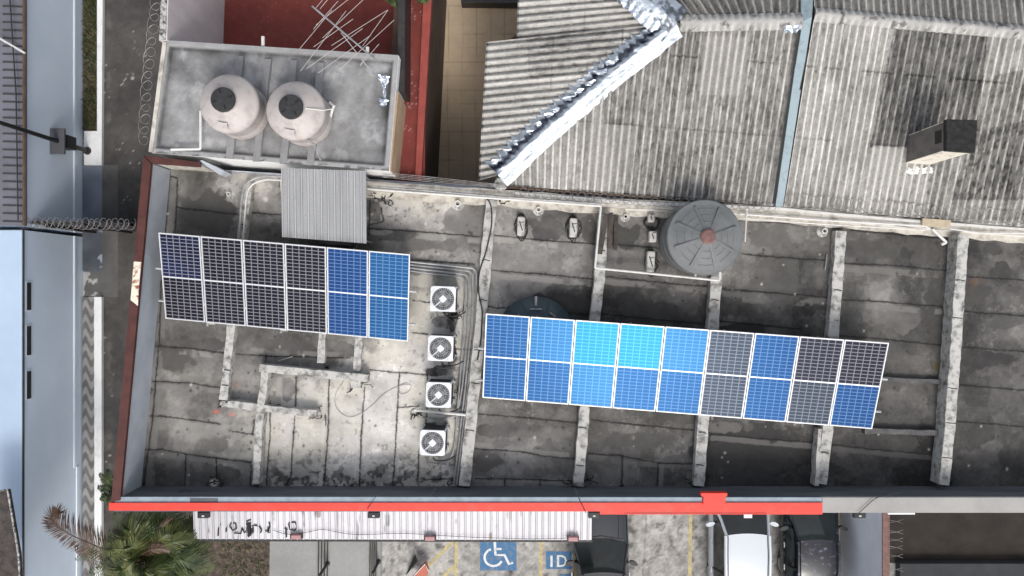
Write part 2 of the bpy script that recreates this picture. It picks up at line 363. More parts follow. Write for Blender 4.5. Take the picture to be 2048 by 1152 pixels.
# ------------------------------------------------------------------ main building
bld = empty('flat_roof_building', P(1150, 700, 0), 'long flat concrete roofed building with raised beams and a red front coping', 'building')
b = MB(); b.prism([P(296, 330, ZR-.02), P(2500, 470, ZR-.02), P(2500, 1000, ZR-.02), P(258, 1000, ZR-.02)], 0)
b.build('wall', M['bluegrey'], bld)
# roof slab painted, softened shade of panels and parapet left in the tones
W, X, Y = flat_grid(270, 2110, 325, 985, ZR, .021)
xs = np.arange(320, 2001, 80); ys = np.arange(360, 961, 60)
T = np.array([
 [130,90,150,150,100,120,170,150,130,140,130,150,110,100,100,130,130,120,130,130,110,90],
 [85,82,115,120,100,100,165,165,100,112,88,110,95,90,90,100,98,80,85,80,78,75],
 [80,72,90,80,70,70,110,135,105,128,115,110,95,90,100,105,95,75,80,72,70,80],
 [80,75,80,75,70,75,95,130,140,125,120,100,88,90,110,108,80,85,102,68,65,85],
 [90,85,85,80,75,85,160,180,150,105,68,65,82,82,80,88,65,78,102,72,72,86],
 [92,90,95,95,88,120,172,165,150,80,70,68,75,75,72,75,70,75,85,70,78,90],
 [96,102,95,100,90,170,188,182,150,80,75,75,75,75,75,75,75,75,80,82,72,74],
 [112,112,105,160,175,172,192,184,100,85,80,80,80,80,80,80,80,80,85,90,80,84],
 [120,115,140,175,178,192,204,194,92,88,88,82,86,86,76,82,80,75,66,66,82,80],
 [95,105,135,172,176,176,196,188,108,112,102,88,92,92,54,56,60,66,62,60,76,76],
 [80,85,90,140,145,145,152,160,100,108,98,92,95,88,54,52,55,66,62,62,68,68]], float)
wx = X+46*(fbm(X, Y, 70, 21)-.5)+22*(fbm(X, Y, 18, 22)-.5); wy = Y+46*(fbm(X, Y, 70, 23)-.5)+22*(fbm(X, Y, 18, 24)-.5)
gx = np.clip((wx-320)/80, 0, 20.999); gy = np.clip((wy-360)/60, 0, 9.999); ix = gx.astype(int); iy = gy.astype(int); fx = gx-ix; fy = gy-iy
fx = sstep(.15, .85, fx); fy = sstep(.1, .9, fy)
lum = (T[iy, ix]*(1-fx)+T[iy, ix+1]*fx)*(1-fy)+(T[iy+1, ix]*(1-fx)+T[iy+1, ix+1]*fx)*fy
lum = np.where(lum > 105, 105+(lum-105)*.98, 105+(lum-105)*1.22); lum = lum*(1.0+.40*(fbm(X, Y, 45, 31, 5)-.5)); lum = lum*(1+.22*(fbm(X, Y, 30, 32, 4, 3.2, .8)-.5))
lum += 13*sstep(.49, .56, fbm(X, Y, 85, 33, 6))-13*sstep(.50, .56, fbm(X, Y, 60, 35, 6))+7*sstep(.54, .60, fbm(X, Y, 26, 36, 6))
rg = np.abs(fbm(X, Y, 38, 37, 5)-.5); lum += 26*np.exp(-(rg/.012)**2)*sstep(.5, .6, fbm(X, Y, 90, 39, 2))
lum += 16*(fbm(X, Y, 7, 41, 3)-.5)+9*(vnoise(X/2.2, Y/2.2, 43)-.5)
lum -= 40*sstep(.70, .76, fbm(X, Y, 9, 45, 3))*sstep(110, 150, lum)
# dark patches with crisp outlines, some wet
for cx, cy, rx, ry, v in ((1980, 720, 52, 17, 50), (2005, 545, 22, 25, 58), (1990, 500, 25, 14, 60), (1950, 590, 35, 18, 66), (1950, 785, 22, 8, 60),
                          (975, 920, 30, 22, 78), (1500, 905, 115, 60, 50), (1872, 620, 22, 70, 62), (1555, 560, 50, 60, 80), (1850, 500, 40, 40, 72),
                          (610, 700, 35, 14, 70), (690, 700, 26, 16, 92), (1110, 610, 85, 22, 55), (920, 440, 40, 34, 108), (410, 430, 60, 45, 72), (745, 420, 20, 20, 78),
                          (1095, 455, 40, 26, 68), (1180, 460, 20, 30, 66), (360, 950, 30, 24, 68), (440, 950, 40, 26, 72), (1480, 660, 60, 14, 45), (1780, 890, 70, 28, 64),
                          (1300, 620, 80, 18, 60), (1750, 770, 60, 20, 76), (430, 880, 30, 22, 95), (575, 780, 16, 30, 110), (840, 560, 30, 14, 175), (884, 647, 22, 14, 70), (905, 640, 12, 30, 60), (884, 741, 30, 12, 55), (905, 715, 10, 26, 66), (880, 845, 22, 10, 85), (870, 850, 26, 8, 70), (1560, 700, 60, 12, 60), (1240, 470, 40, 26, 66), (1265, 540, 30, 14, 100), (1020, 860, 60, 16, 70), (1110, 900, 40, 18, 95), (1290, 880, 80, 16, 74), (1430, 855, 60, 12, 95), (1540, 470, 46, 26, 92), (1760, 500, 60, 24, 72), (1800, 640, 40, 30, 96), (2020, 640, 40, 20, 74), (1960, 860, 30, 26, 62), (350, 720, 34, 26, 78), (410, 690, 50, 16, 74), (560, 690, 40, 12, 80), (395, 830, 26, 18, 88), (780, 470, 50, 14, 82), (860, 490, 60, 14, 92), (700, 640, 40, 30, 90)):
    d = np.hypot((X-cx)/rx, (Y-cy)/ry)+.75*(fbm(X, Y, 22, 51, 5)-.5)*1.6
    k = (1-sstep(.86, 1.0, d))*(.55+.4*sstep(.3, .6, fbm(X, Y, 50, 55))); lum = lum*(1-k)+(v+14*(fbm(X, Y, 12, 53)-.5))*k
for cx, cy, rx, ry, v in ((760, 860, 130, 110, 190), (880, 830, 45, 120, 190), (860, 640, 40, 70, 190), (640, 790, 70, 45, 192), (570, 850, 90, 90, 182), (780, 730, 80, 40, 190), (400, 850, 60, 30, 150), (830, 400, 60, 30, 178), (525, 375, 22, 14, 200), (530, 400, 9, 7, 225), (1090, 870, 60, 14, 110), (1040, 540, 90, 45, 125)):
    d = np.hypot((X-cx)/rx, (Y-cy)/ry)+1.1*(fbm(X, Y, 40, 61, 5)-.5)*1.6
    k = (1-sstep(.6, 1.0, d))*.55*sstep(.32, .5, fbm(X, Y, 26, 65, 5)); lum = lum*(1-k)+v*k
# dark speckle towards the front on the pale slabs
k = sstep(880, 960, Y)*sstep(500, 560, X)*(1-sstep(900, 930, X)); lum -= 65*k*sstep(.5, .6, fbm(X, Y, 11, 63, 4))
# patch strips (repair bands next to seams) and seams
bands = [([(1690, 536), (1890, 551)], 7, 108), ([(1685, 609), (1880, 624)], 6, 112), ([(1490, 600), (1620, 606)], 7, 118), ([(1450, 588), (1660, 603)], 6, 100),
 ([(1210, 563), (1418, 582)], 6, 120), ([(983, 478), (1190, 497)], 6, 150), ([(975, 551), (1185, 567)], 6, 140), ([(742, 463), (960, 482)], 6, 140), ([(953, 890), (1150, 914)], 6, 128),
 ([(315, 699), (450, 713)], 6, 135), ([(305, 771), (440, 783)], 5, 120), ([(297, 908), (500, 932)], 5, 112), ([(1183, 915), (1390, 935)], 7, 105), ([(1426, 876), (1630, 893)], 6, 105),
 ([(300, 970), (318, 700), (334, 500), (345, 360)], 9, 108), ([(1250, 925), (1248, 975)], 5, 105), ([(1323, 930), (1321, 975)], 5, 112), ([(1380, 930), (1378, 970)], 5, 112),
 ([(650, 845), (640, 975)], 5, 192), ([(720, 850), (712, 970)], 5, 195), ([(950, 957), (1150, 965)], 6, 130), ([(430, 915), (500, 925)], 4, 110), ([(375, 915), (375, 970)], 4, 100),
 ([(1670, 897), (1890, 918)], 6, 84), ([(505, 700), (700, 712)], 5, 120), ([(735, 385), (960, 400)], 7, 175), ([(1000, 410), (1190, 425)], 6, 130), ([(560, 760), (555, 810)], 6, 150)]
for pts, w, v in bands:
    dd = segdist(X, Y+3*(fbm(X, Y, 20, 71)-.5), pts)+2.5*(fbm(X, Y, 9, 73)-.5); k = (1-sstep(w-1.5, w+1, dd))*.75*sstep(.38, .48, fbm(X, Y, 50, 75)); lum = lum*(1-k)+v*k
seams = [[(983,470),(1080,480),(1190,488)],[(977,540),(1090,549),(1187,558)],[(970,613),(1180,630)],[(735,457),(850,464),(960,474)],[(740,516),(950,528)],
 [(1209,553),(1330,566),(1419,573)],[(1205,628),(1300,638),(1412,648)],[(1215,488),(1330,497)],[(1485,508),(1560,515),(1652,521)],[(1442,578),(1550,586),(1660,595)],[(1435,642),(1600,658)],
 [(1684,526),(1800,532),(1896,541)],[(1683,599),(1760,603),(1905,615)],[(1676,671),(1760,678),(1903,692)],[(1935,553),(2300,575)],[(1930,623),(2300,650)],[(1925,694),(2300,722)],[(1920,770),(2300,800)],[(1915,843),(2300,872)],
 [(950,827),(1060,836),(1155,846)],[(945,897),(1040,903),(1090,913),(1150,917)],[(1183,840),(1300,852),(1395,861)],[(1178,907),(1240,911),(1315,926),(1390,928)],[(1245,912),(1243,975)],[(1315,925),(1315,978)],
 [(1420,868),(1530,878),(1630,885)],[(1660,889),(1740,898),(1890,912)],[(355,415),(478,429)],[(500,425),(562,430)],[(313,692),(380,697),(450,706)],[(470,708),(535,712),(700,716)],[(305,763),(380,766),(440,776)],
 [(300,832),(330,833),(385,840),(440,848)],[(292,900),(325,899),(372,908),(500,925)],[(372,910),(369,975)],[(433,915),(434,962)],[(503,922),(500,975)],[(532,712),(531,725)],
 [(592,755),(590,835),(587,870),(582,950),(570,980)],[(658,755),(657,850),(648,970),(635,985)],[(729,775),(722,880),(719,975)],[(799,745),(794,830),(790,900),(786,972),(778,985)],
 [(855,750),(852,850),(838,905),(835,965)],[(740,740),(855,750)],[(797,815),(838,812)],[(540,815),(540,870),(532,975)],[(460,862),(510,870)],[(508,840),(506,870)],
 [(340,345),(337,400),(325,520),(318,690),(305,840),(287,975)],[(355,360),(350,470)],[(950,958),(1010,957),(1150,962)],[(1010,958),(1009,982)],[(1080,960),(1079,982)],[(845,960),(935,955)],[(335,350),(355,357)],
 [(560,375),(562,340)],[(955,405),(1190,425)],[(1460,440),(1650,450)],[(1700,460),(1900,478)],[(870,695),(950,700)],[(825,600),(860,605)],[(825,665),(855,668)],
 [(740,400),(738,470)],[(650,830),(652,850)],[(1120,628),(1120,640)],[(762,415),(768,442),(740,450)]]
jx = X+3.0*(fbm(X, Y, 14, 81)-.5)+1.5*(vnoise(X/3, Y/3, 83)-.5); jy = Y+3.0*(fbm(X, Y, 14, 85)-.5)+1.5*(vnoise(X/3, Y/3, 87)-.5)
for i, s in enumerate(seams):
    d = segdist(jx, jy, s); w = 1.15*(.6+.9*fbm(X, Y, 16, 91+i, 2)); k = np.exp(-(d/w)**2)*.9; lum = lum*(1-k)+14*k
    kk = np.exp(-(d/5)**2)*.12*sstep(.45, .6, fbm(X, Y, 30, 191+i, 3)); lum *= 1-kk
# black drips and pock marks
rs = np.random.RandomState(5)
for i in range(420):
    cx, cy = rs.uniform(300, 2040), rs.uniform(370, 970); r_ = rs.uniform(.8, 2.6); d = np.hypot(X-cx, (Y-cy)*rs.uniform(.6, 1.2))
    sl = d < r_*3
    k = np.exp(-(d[sl]/r_)**2)*.8; lum[sl] = lum[sl]*(1-k)+(40 if rs.rand() < .75 else 205)*k
tint = np.stack([np.ones_like(lum), .964-.016*fbm(X, Y, 80, 95)+0*lum, .918-.05*fbm(X, Y, 120, 96)+.04*sstep(70, 40, lum)-.045*sstep(.45, .6, fbm(X, Y, 70, 97))*sstep(120, 170, lum)], -1)
col = s2l(lum)[..., None]*tint*1.12
for cx, cy, r_, cc in ((433, 824, 6, (.7, .12, .06)), (464, 831, 6, (.65, .2, .12)), (475, 768, 7, (.5, .2, .14)), (1873, 738, 14, (.12, .07, .02)), (1945, 560, 14, (.14, .07, .03)), (1875, 725, 8, (.10, .09, .02)), (1200, 405, 26, (.30, .20, .12))):
    k = (np.exp(-(np.hypot(X-cx, (Y-cy)*1.2)/r_)**2)*sstep(.42, .6, fbm(X, Y, 6, 99))*.75)[..., None]; col = col*(1-k)+np.array(cc)*k
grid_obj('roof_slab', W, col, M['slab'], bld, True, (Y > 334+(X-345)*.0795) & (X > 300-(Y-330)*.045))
# beams
def beam(pts, w, h=.22, name='concrete_beam', m='beam', parent=bld):
    """centre line in photo pixels at the top face"""
    b = MB(); z = ZR+h; pt = [P(x, y, z) for x, y in pts]; L_ = []; R_ = []
    fine = []
    for a, c in zip(pt[:-1], pt[1:]):
        n = max(1, int((c-a).length/.18)); fine += [lerp(a, c, i/n) for i in range(n)]
    fine.append(pt[-1])
    for i, p in enumerate(fine):
        t = fine[min(i+1, len(fine)-1)]-fine[max(i-1, 0)]; n = Vector((-t.y, t.x, 0)).normalized()
        ww = w/2+random.uniform(-.014, .014); L_.append(p+n*ww); R_.append(p-n*(w/2+random.uniform(-.014, .014)))
    vs = []; k = len(fine)
    for i in range(k):
        a, c = L_[i], R_[i]; vs += [(a.x, a.y, ZR-.01), (a.x, a.y, z-.02), (a.x*.98+c.x*.02, a.y*.98+c.y*.02, z), (c.x*.98+a.x*.02, c.y*.98+a.y*.02, z), (c.x, c.y, z-.02), (c.x, c.y, ZR-.01)]
    fs = [(i*6+j, i*6+j+1, i*6+j+7, i*6+j+6) for i in range(k-1) for j in range(5)]
    fs += [(0, 5, 4, 3, 2, 1), tuple((k-1)*6+j for j in range(6))]
    b.add(vs, fs); o = b.build(name, M[m], parent); return o
beam([(983, 400), (972, 520), (962, 640), (950, 760), (929, 972)], .30, .26)
beam([(1208, 428), (1199, 560), (1190, 640), (1170, 815), (1157, 972)], .28, .24)
beam([(1434, 545), (1427, 650), (1408, 830), (1398, 972)], .29, .24)
beam([(1683, 462), (1668, 665), (1657, 850), (1643, 968)], .28, .24)
beam([(1640, 858), (1634, 972)], .10, .30)
beam([(1927, 470), (1912, 700), (1900, 860), (1888, 970)], .29, .42)
beam([(497, 365), (489, 420), (482, 480), (462, 655), (446, 800)], .22, .24)
beam([(530, 745), (520, 824), (517, 860), (512, 968)], .19, .312)
beam([(518, 736), (640, 748), (735, 757)], .20, .34)
beam([(645, 655), (641, 726)], .20, .20); beam([(718, 665), (713, 742)], .19, .21)
beam([(712, 762), (712, 776)], .26, .20)
beam([(455, 808), (520, 816), (632, 828)], .18, .30)
# dark roof upstands right of the long array
beam([(1745, 758), (1895, 764)], .12, .14, 'upstand', 'beam_side'); beam([(1730, 862), (1888, 867)], .14, .16, 'upstand', 'beam_side')
# dark joints across beams
b = MB()
for x, y, w in ((972,520,14),(966,600,14),(956,700,14),(950,765,14),(940,860,14),(1203,500,13),(1176,770,13),(1160,930,13),(1165,855,13),(1430,600,13),(1405,865,13),(1400,930,13),(1676,580,13),(1661,815,13),(1650,905,13),(1920,560,16),(1915,635,16),(1905,775,16),(1902,845,16),(1894,915,16),(455,740,11),(450,770,11),(513,930,9),(516,895,9),(486,450,11)):
    z = ZR+(.424 if x > 1880 else .304 if abs(x-514) < 6 else .264)
    b.ribbon([P(x-w*.62, y, z), P(x, y+random.uniform(-1, 2), z), P(x+w*.62, y+2, z)], .022)
b.build('beam_joint', M['tar'], bld)
# parapets
b = MB(); b.prism([P(301, 327, ZP), P(239, 1000, ZP), P(225, 1000, ZP), P(287, 318, ZP)], ZR-.5); b.build('side_parapet', M['bluegrey'], bld)
b = MB(); b.prism([P(287, 311, ZP+.04), P(302, 328, ZP+.04), P(240, 1001, ZP+.04), P(222, 1003, ZP+.04)], ZP-.06); b.build('side_coping', M['rust'], bld)
b = MB(); b.prism([P(267.5, 523, ZP+.045), P(282.5, 524, ZP+.045), P(277.5, 575, ZP+.045), P(276, 612, ZP+.045), P(261, 600, ZP+.045)], ZP+.035); b.build('peeled_patch', M['peel'], bld)
b = MB(); b.prism([P(289, 311, ZP+.045), P(400, 324, ZP+.045), P(400, 334, ZP+.045), P(303, 327, ZP+.045)], ZP-.05); b.build('return_coping', M['rust'], bld)
b = MB(); b.prism([P(300, 316, ZP-.02), P(398, 326, ZP-.02), P(398, 331, ZP-.02), P(304, 325, ZP-.02)], ZR-.1); b.build('return_parapet', M['offwhite'], bld)
b = MB(); b.prism([P(398, 322, ZP+.02), P(404, 320, ZP+.02), P(450, 343, ZR+.5), P(440, 350, ZR+.4)], [ZR, ZR, ZR, ZR]); b.build('parapet_buttress', M['bluegrey'], bld)
# front parapet
b = MB(); b.prism([P(228, 995, ZP-.02), P(2500, 995, ZP-.02), P(2500, 1023, ZP-.02), P(228, 1023, ZP-.02)], .3); b.build('front_parapet', M['parapet_in'], bld)
b = MB(); b.prism([P(232, 994, ZP+.01), P(1645, 995, ZP+.01), P(1645, 1008, ZP+.01), P(228, 1008, ZP+.01)], ZP-.04); b.build('inner_coping', M['blue_cop'], bld)
b = MB(); b.prism([P(218, 1006, ZP+.05), P(1645, 1005.5, ZP+.05), P(1645, 1029, ZP+.05), P(1200, 1029, ZP+.05), P(1200, 1023, ZP+.05), P(218, 1021, ZP+.05)], ZP-.1); b.build('red_coping', M['red'], bld)
b = MB(); b.prism([P(1402, 986, ZP+.09), P(1455, 986, ZP+.09), P(1455, 992, ZP+.09), P(1451, 994, ZP+.09), P(1452, 1010, ZP+.09), P(1406, 1010, ZP+.09), P(1407, 994, ZP+.09), P(1402, 992, ZP+.09)], ZP-.1); b.build('red_bracket', M['red'], bld, bevel=.01)
b = MB(); b.prism([P(1645, 995, ZP+.03), P(2500, 995, ZP+.03), P(2500, 1025.5, ZP+.03), P(1645, 1025.5, ZP+.03)], ZP-.08); b.build('grey_coping', M['grey_cop'], bld)
b = MB()
for i in range(62): x = 1250+i*4.6+random.uniform(-.1, .1); b.prism([P(x, 1025, ZP+.054), P(x+2.2, 1025, ZP+.054), P(x+1, 1027.5, ZP+.054), P(x-1.2, 1027.5, ZP+.054)], ZP+.04)
b.build('coping_slots', M['rust'], bld)
b = MB(); b.prism([P(1776, 1026, ZP-.03), P(1830, 1026, ZP-.03), P(1830, 1029, ZP-.03), P(1776, 1029, ZP-.03)], ZP-.1); b.build('white_trim', M['white'], bld)
b = MB(); b.prism([P(380, 996, ZP+.012), P(436, 996, ZP+.012), P(436, 1006, ZP+.012), P(380, 1006, ZP+.012)], ZP+.002); b.build('dark_patch', M['parapet_in'], bld)
# rear low wall, in steps of stain
rw = [(345, 343), (560, 358), (740, 372), (1030, 390), (1250, 408), (1560, 421), (1840, 447), (2300, 480)]
def band(name, lo, hi, z, z0, m, x0=0, jit=0):
    pts = [p for p in rw if p[0] >= x0]; up = []; dn = []
    for (xa, ya), (xb, yb) in zip(pts[:-1], pts[1:]):
        n = max(2, int((xb-xa)/25))
        for i in range(n): t = i/n; up.append((xa+(xb-xa)*t, ya+(yb-ya)*t))
    up.append(pts[-1]); b = MB(); tops = []; vs = []
    for x, y in up:
        a = P(x, y+lo+random.uniform(-jit, jit), z); c = P(x, y+hi+random.uniform(-jit, jit), z)
        vs += [(a.x, a.y, z0), tuple(a), tuple(c), (c.x, c.y, z0)]
    k = len(up); b.add(vs, [(i*4+j+4, i*4+j+5, i*4+j+1, i*4+j) for i in range(k-1) for j in range(3)]+[(0, 1, 2, 3), ((k-1)*4+3, (k-1)*4+2, (k-1)*4+1, (k-1)*4)])
    return b.build(name, M[m], bld)
band('rear_wall', -9, 8, ZR+.32, ZR-1.5, 'offwhite', 440, 1.2)
band('rear_ledge', 6, 24, ZR+.06, ZR-.02, 'offwhite', 440, 2.5)
band('white_capping', -6, -1, ZR+.36, ZR+.30, 'pvc', 1000, .4)
band('white_capping', 8, 12, ZR+.12, ZR+.05, 'pvc', 1200, .4)
# mastic clumps at beam ends and corners
def clump(cx, cy, r, n, zt=ZR+.03, parent=bld):
    b = MB()
    for i in range(n):
        x = cx+random.uniform(-r, r); y = cy+random.uniform(-r*.7, r*.7); pts = [P(x, y, zt+random.uniform(0, .05))]
        a = random.uniform(0, 6.28)
        for k in range(random.randint(3, 6)):
            a += random.uniform(-1, 1); x += math.cos(a)*r*.3; y += math.sin(a)*r*.3; pts.append(P(x, y, zt+random.uniform(0, .06)))
        b.tube(pts, [random.uniform(.006, .02) for _ in pts], 5)
    b.build('mastic_seal', M['tar'], parent)
for x, y, r, n in ((435, 968, 14, 10), (512, 972, 14, 10), (680, 973, 10, 5), (712, 973, 9, 5), (928, 975, 17, 12), (1158, 972, 18, 14), (1400, 968, 16, 8), (1242, 972, 7, 4), (1640, 970, 14, 7), (1892, 970, 12, 5), (448, 802, 10, 8), (545, 812, 9, 6),
                   (636, 828, 10, 8), (720, 768, 13, 10), (650, 733, 8, 5), (828, 828, 9, 8), (930, 832, 11, 8), (905, 625, 12, 9), (905, 640, 8, 6), (900, 700, 9, 7), (900, 780, 8, 5), (770, 398, 9, 8), (745, 396, 8, 6), (1005, 405, 8, 5), (1180, 655, 10, 4), (1385, 965, 9, 6), (535, 755, 8, 4)): clump(x, y, r, n, ZR+.03 if n < 10 else ZR+.06)
def seal_ring(cx, cy, rx, ry):
    b = MB()
    for k in range(3):
        pts = [P(cx+(rx+random.uniform(-5, 4))*math.cos(t), cy+(ry+random.uniform(-6, 5))*math.sin(t), ZR+.02) for t in [i*.42 for i in range(16)]]; b.tube(pts, .010, 5)
    b.build('mastic_seal', M['tar'], bld)
for a in ((1042, 455, 13, 24), (1146, 457, 14, 25), (1305, 445, 15, 14), (1303, 525, 12, 25)): seal_ring(*a)
# lumps of mortar at the front edge
def lump(cx, cy, s, z=ZR, m='beam'):
    b = MB(); n = 9; vs = [tuple(P(cx, cy, z+s*.7))]; c0 = P(cx, cy, z)
    for rg_, zz in ((.6, .55), (1, 0)):
        for k in range(n): a = k*6.283/n; q = s*rg_*random.uniform(.75, 1.2); vs.append((c0.x+q*math.cos(a), c0.y+q*math.sin(a), z+s*zz))
    b.add(vs, [(0, 1+k, 1+(k+1) % n) for k in range(n)]+[(1+k, 1+n+k, 1+n+(k+1) % n, 1+(k+1) % n) for k in range(n)]); b.build('mortar_lump', M[m], bld)
for a in ((430, 966, .14), (425, 978, .09), (515, 978, .1), (495, 981, .09), (712, 752, .13), (715, 765, .12), (447, 806, .12), (635, 825, .09), (928, 970, .12), (1158, 970, .12), (930, 830, .1), (828, 824, .1)): lump(*a)
# ------------------------------------------------------------------ roof plinths, vents
def plinth(x, y, w, l, label, h=.22):
    e = empty('concrete_plinth', P(x, y, ZR), label, 'plinth', 'concrete plinths left on the roof'); b = MB(); c = P(x, y, ZR+h); k = (H-ZR-h)/F
    b.box((c.x, c.y, ZR+h/2), (w*k, l*k, h), -.05); b.build('block', M['beam'], e, bevel=.03)
    b = MB(); b.box((c.x, c.y, ZR+h+.006), (w*k*.12, l*k*.5, .012), .3); b.box((c.x+.04, c.y+.1, ZR+h+.006), (w*k*.5, .015, .012), .2); b.build('crack_seal', M['tar'], e)
plinth(1042, 452, 15, 38, 'pale concrete plinth ringed with black seal, nearest the long beam')
plinth(1147, 455, 15, 38, 'pale concrete plinth ringed with black seal, right of a matching one')
plinth(1303, 436, 13, 16, 'small square pale plinth by the rear wall near the big grey tank', .2)
plinth(1306, 473, 15, 22, 'short pale plinth in the dark corner left of the big grey tank', .24)
plinth(1302, 523, 16, 42, 'long pale plinth below left of the big grey tank', .24)
def vent(x, y, label, r=.075):
    e = empty('vent_pipe', P(x, y, ZR), label, 'vent pipe', 'stub vents poking through the roof'); p = P(x, y, ZR); b = MB()
    b.lathe(p, [(r*.68, .02), (r*.68, .16), (r, .16), (r, 0)], 20); b.build('pipe', M['pvc'], e, True)
    b = MB(); b.lathe(p, [(0, .03), (r*.66, .03)], 16); b.build('opening', M['tar'], e)
    b = MB(); b.lathe(p, [(r, .03), (r*1.9, .012), (r*2.2, 0)], 14); b.build('mortar_collar', M['beam'], e)
vent(916, 408, 'white stub vent on the pale slab above the air conditioners', .08)
vent(1077, 420, 'white stub vent between the two ringed plinths', .07)
vent(1645, 463, 'white stub vent beside the rear wall right of the big grey tank', .07)
vent(1250, 434, 'white stub vent between the boards and the small square plinth', .06)
vent(461, 389, 'small grey stub vent near the top left roof corner', .05)
# boards
def plank(pts, w, label):
    e = MB(); a, c = P(*pts[0]), P(*pts[1]); t = (c-a); n = Vector((-t.y, t.x, 0)).normalized()*w/2
    e.prism([a+n, a-n, c-n, c+n], [a.z-.03, a.z-.03, c.z-.03, c.z-.03]); return tag(e.build('plank', M['wood'], None, bevel=.004), label, 'plank', 'old boards by the rear wall')
plank([(1213, 428, ZR+.45), (1199, 508, ZR+.36)], .14, 'dark slanting board lying across the top of the second long beam')
plank([(1222, 425, ZR+.40), (1219, 497, ZR+.30)], .12, 'upright dark board right beside the slanting board')
plank([(1233, 430, ZR+.10), (1230, 500, ZR+.06)], .10, 'thin board flat on the slab, rightmost of the old boards')
tag(MB().tube([P(556, 722, ZR+.04), P(585, 713, ZR+.06)], .016, 6).build('pipe_offcut', M['conduit']), 'short pipe offcut lying on dark slab above the L shaped beam', 'pipe')
tag(MB().tube([P(1654, 508, ZR+.04), P(1650, 540, ZR+.06)], .016, 6).build('pipe_offcut', M['conduit']), 'short thin rod lying beside the fourth beam', 'pipe')
# ------------------------------------------------------------------ solar arrays
PW, PL = 1.134, 2.28
def array(tl, bl, tr, br, n, zt, zb, cols, gname, ords, rackname):
    TL, TR, BL, BR = P(*tl, zt), P(*tr, zt), P(*bl, zb), P(*br, zb)
    nrm = (TR-TL).cross(TL-BL).normalized()
    if nrm.z < 0: nrm = -nrm
    for i in range(n):
        g_ = .012/(TR-TL).length
        a, c = lerp(TL, TR, i/n+g_), lerp(TL, TR, (i+1)/n-g_); d, e_ = lerp(BL, BR, i/n+g_), lerp(BL, BR, (i+1)/n-g_)
        jit = Vector((0, 0, random.uniform(-.004, .004)))
        a, c, d, e_ = a+jit, c+jit, d+jit, e_+jit
        base = (a+c+d+e_)/4; root = empty('solar_panel', base, ords[i], 'solar panel', gname)
        b = MB(); fw = .024
        def pt(u, v, h=0): return lerp(lerp(d, e_, u), lerp(a, c, u), v)+nrm*h
        W_ = (c-a).length; L_ = (a-d).length; fu = fw/W_; fv = fw/L_
        def bar(u0, u1, v0, v1, h0, h1):
            vs = [pt(u0, v0, h0), pt(u1, v0, h0), pt(u1, v1, h0), pt(u0, v1, h0), pt(u0, v0, h1), pt(u1, v0, h1), pt(u1, v1, h1), pt(u0, v1, h1)]
            b.add(vs, [(3, 2, 1, 0), (4, 5, 6, 7), (0, 1, 5, 4), (1, 2, 6, 5), (2, 3, 7, 6), (3, 0, 4, 7)])
        bar(0, fu, 0, 1, -.035, .006); bar(1-fu, 1, 0, 1, -.035, .006); bar(fu, 1-fu, 0, fv, -.035, .006); bar(fu, 1-fu, 1-fv, 1, -.035, .006)
        fr_ = b.build('frame', M['alu'], root)
        b = MB(); bar(fu, 1-fu, fv, 1-fv, -.012, -.006); b.build('backsheet', M['white'], root)
        b = MB(); bar(fu, 1-fu, .5-.007, .5+.007, -.006, .003); b.build('middle_bar', M['alu'], root)
        for (v0, v1, mm) in ((fv+.003, .493, cols[i][1]), (.507, 1-fv-.003, cols[i][0])):
            b = MB(); b.add([pt(fu+.004, v0), pt(1-fu-.004, v0), pt(1-fu-.004, v1), pt(fu+.004, v1)], [(0, 1, 2, 3)])
            o = b.build('cell_field', M[mm], root); uvl = o.data.uv_layers.new(name='cells')
            for k, q in enumerate(((0, 0), (1, 0), (1, 1), (0, 1))): uvl.data[k].uv = q
        if i < n-1:
            b = MB()
            for v in (.22, .76):
                q = lerp(lerp(BL, BR, (i+1)/n), lerp(TL, TR, (i+1)/n), v)+nrm*.012+jit; b.box(q, (.05, .05, .012), -.07)
            b.build('clamp', M['alu'], fr_)
    rk = empty('mounting_rack', P((tl[0]+tr[0])/2, (tl[1]+br[1])/2, ZR), rackname, 'rack')
    for v in (.2, .58, .62)[:2]:
        s0 = lerp(BL, TL, v)-nrm*.06; s1 = lerp(BR, TR, v)-nrm*.06; ex = (s1-s0).normalized()*.16
        b = MB(); b.tube([s0-ex, s1+ex], .028, 4); b.build('rail', M['alu'], rk)
    for k in range(n//2 if n > 6 else 3):
        m_ = n//2 if n > 6 else 3
        u = (k+.55)/(m_+.3)
        s0 = lerp(BL, BR, u)-nrm*.09; s1 = lerp(TL, TR, u)-nrm*.09; dn = (s0-s1).normalized()*.14
        b = MB(); b.tube([s0+dn, s1], .03, 4); b.build('cross_rail', M['galv'], rk)
        for q, r0 in ((s0, .02), (s1-(s1-s0)*.08, .02)):
            b = MB(); b.tube([Vector((q.x, q.y, ZR)), q], .025, 6); b.build('leg', M['galv'], rk)
            b = MB(); b.box((q.x, q.y, ZR+.03), (.2, .2, .06)); b.build('foot', M['beam'], rk)
O = ['first', 'second', 'third', 'fourth', 'fifth', 'sixth', 'seventh', 'eighth', 'ninth']
dk, nv, sl, bl_, ry, sk = 'pv_dark', 'pv_navy', 'pv_slate', 'pv_blue', 'pv_royal', 'pv_glare'
array((316, 465), (330, 637), (821, 509), (817, 683), 6, 5.72, 5.02, [(nv, dk), (dk, dk), (dk, dk), (dk, dk), (ry, ry), (bl_, bl_)], 'panels of the short left array',
      ['navy tinged black solar panel at the left end of the short array', 'black solar panel, second from the left end of the short array', 'black solar panel, third from the left in the short array', 'black solar panel next to the first blue one in the short array',
       'royal blue solar panel between a black and a lighter blue one in the short array', 'lighter blue solar panel at the right end of the short array'], 'metal rack carrying the short solar array of six panels')
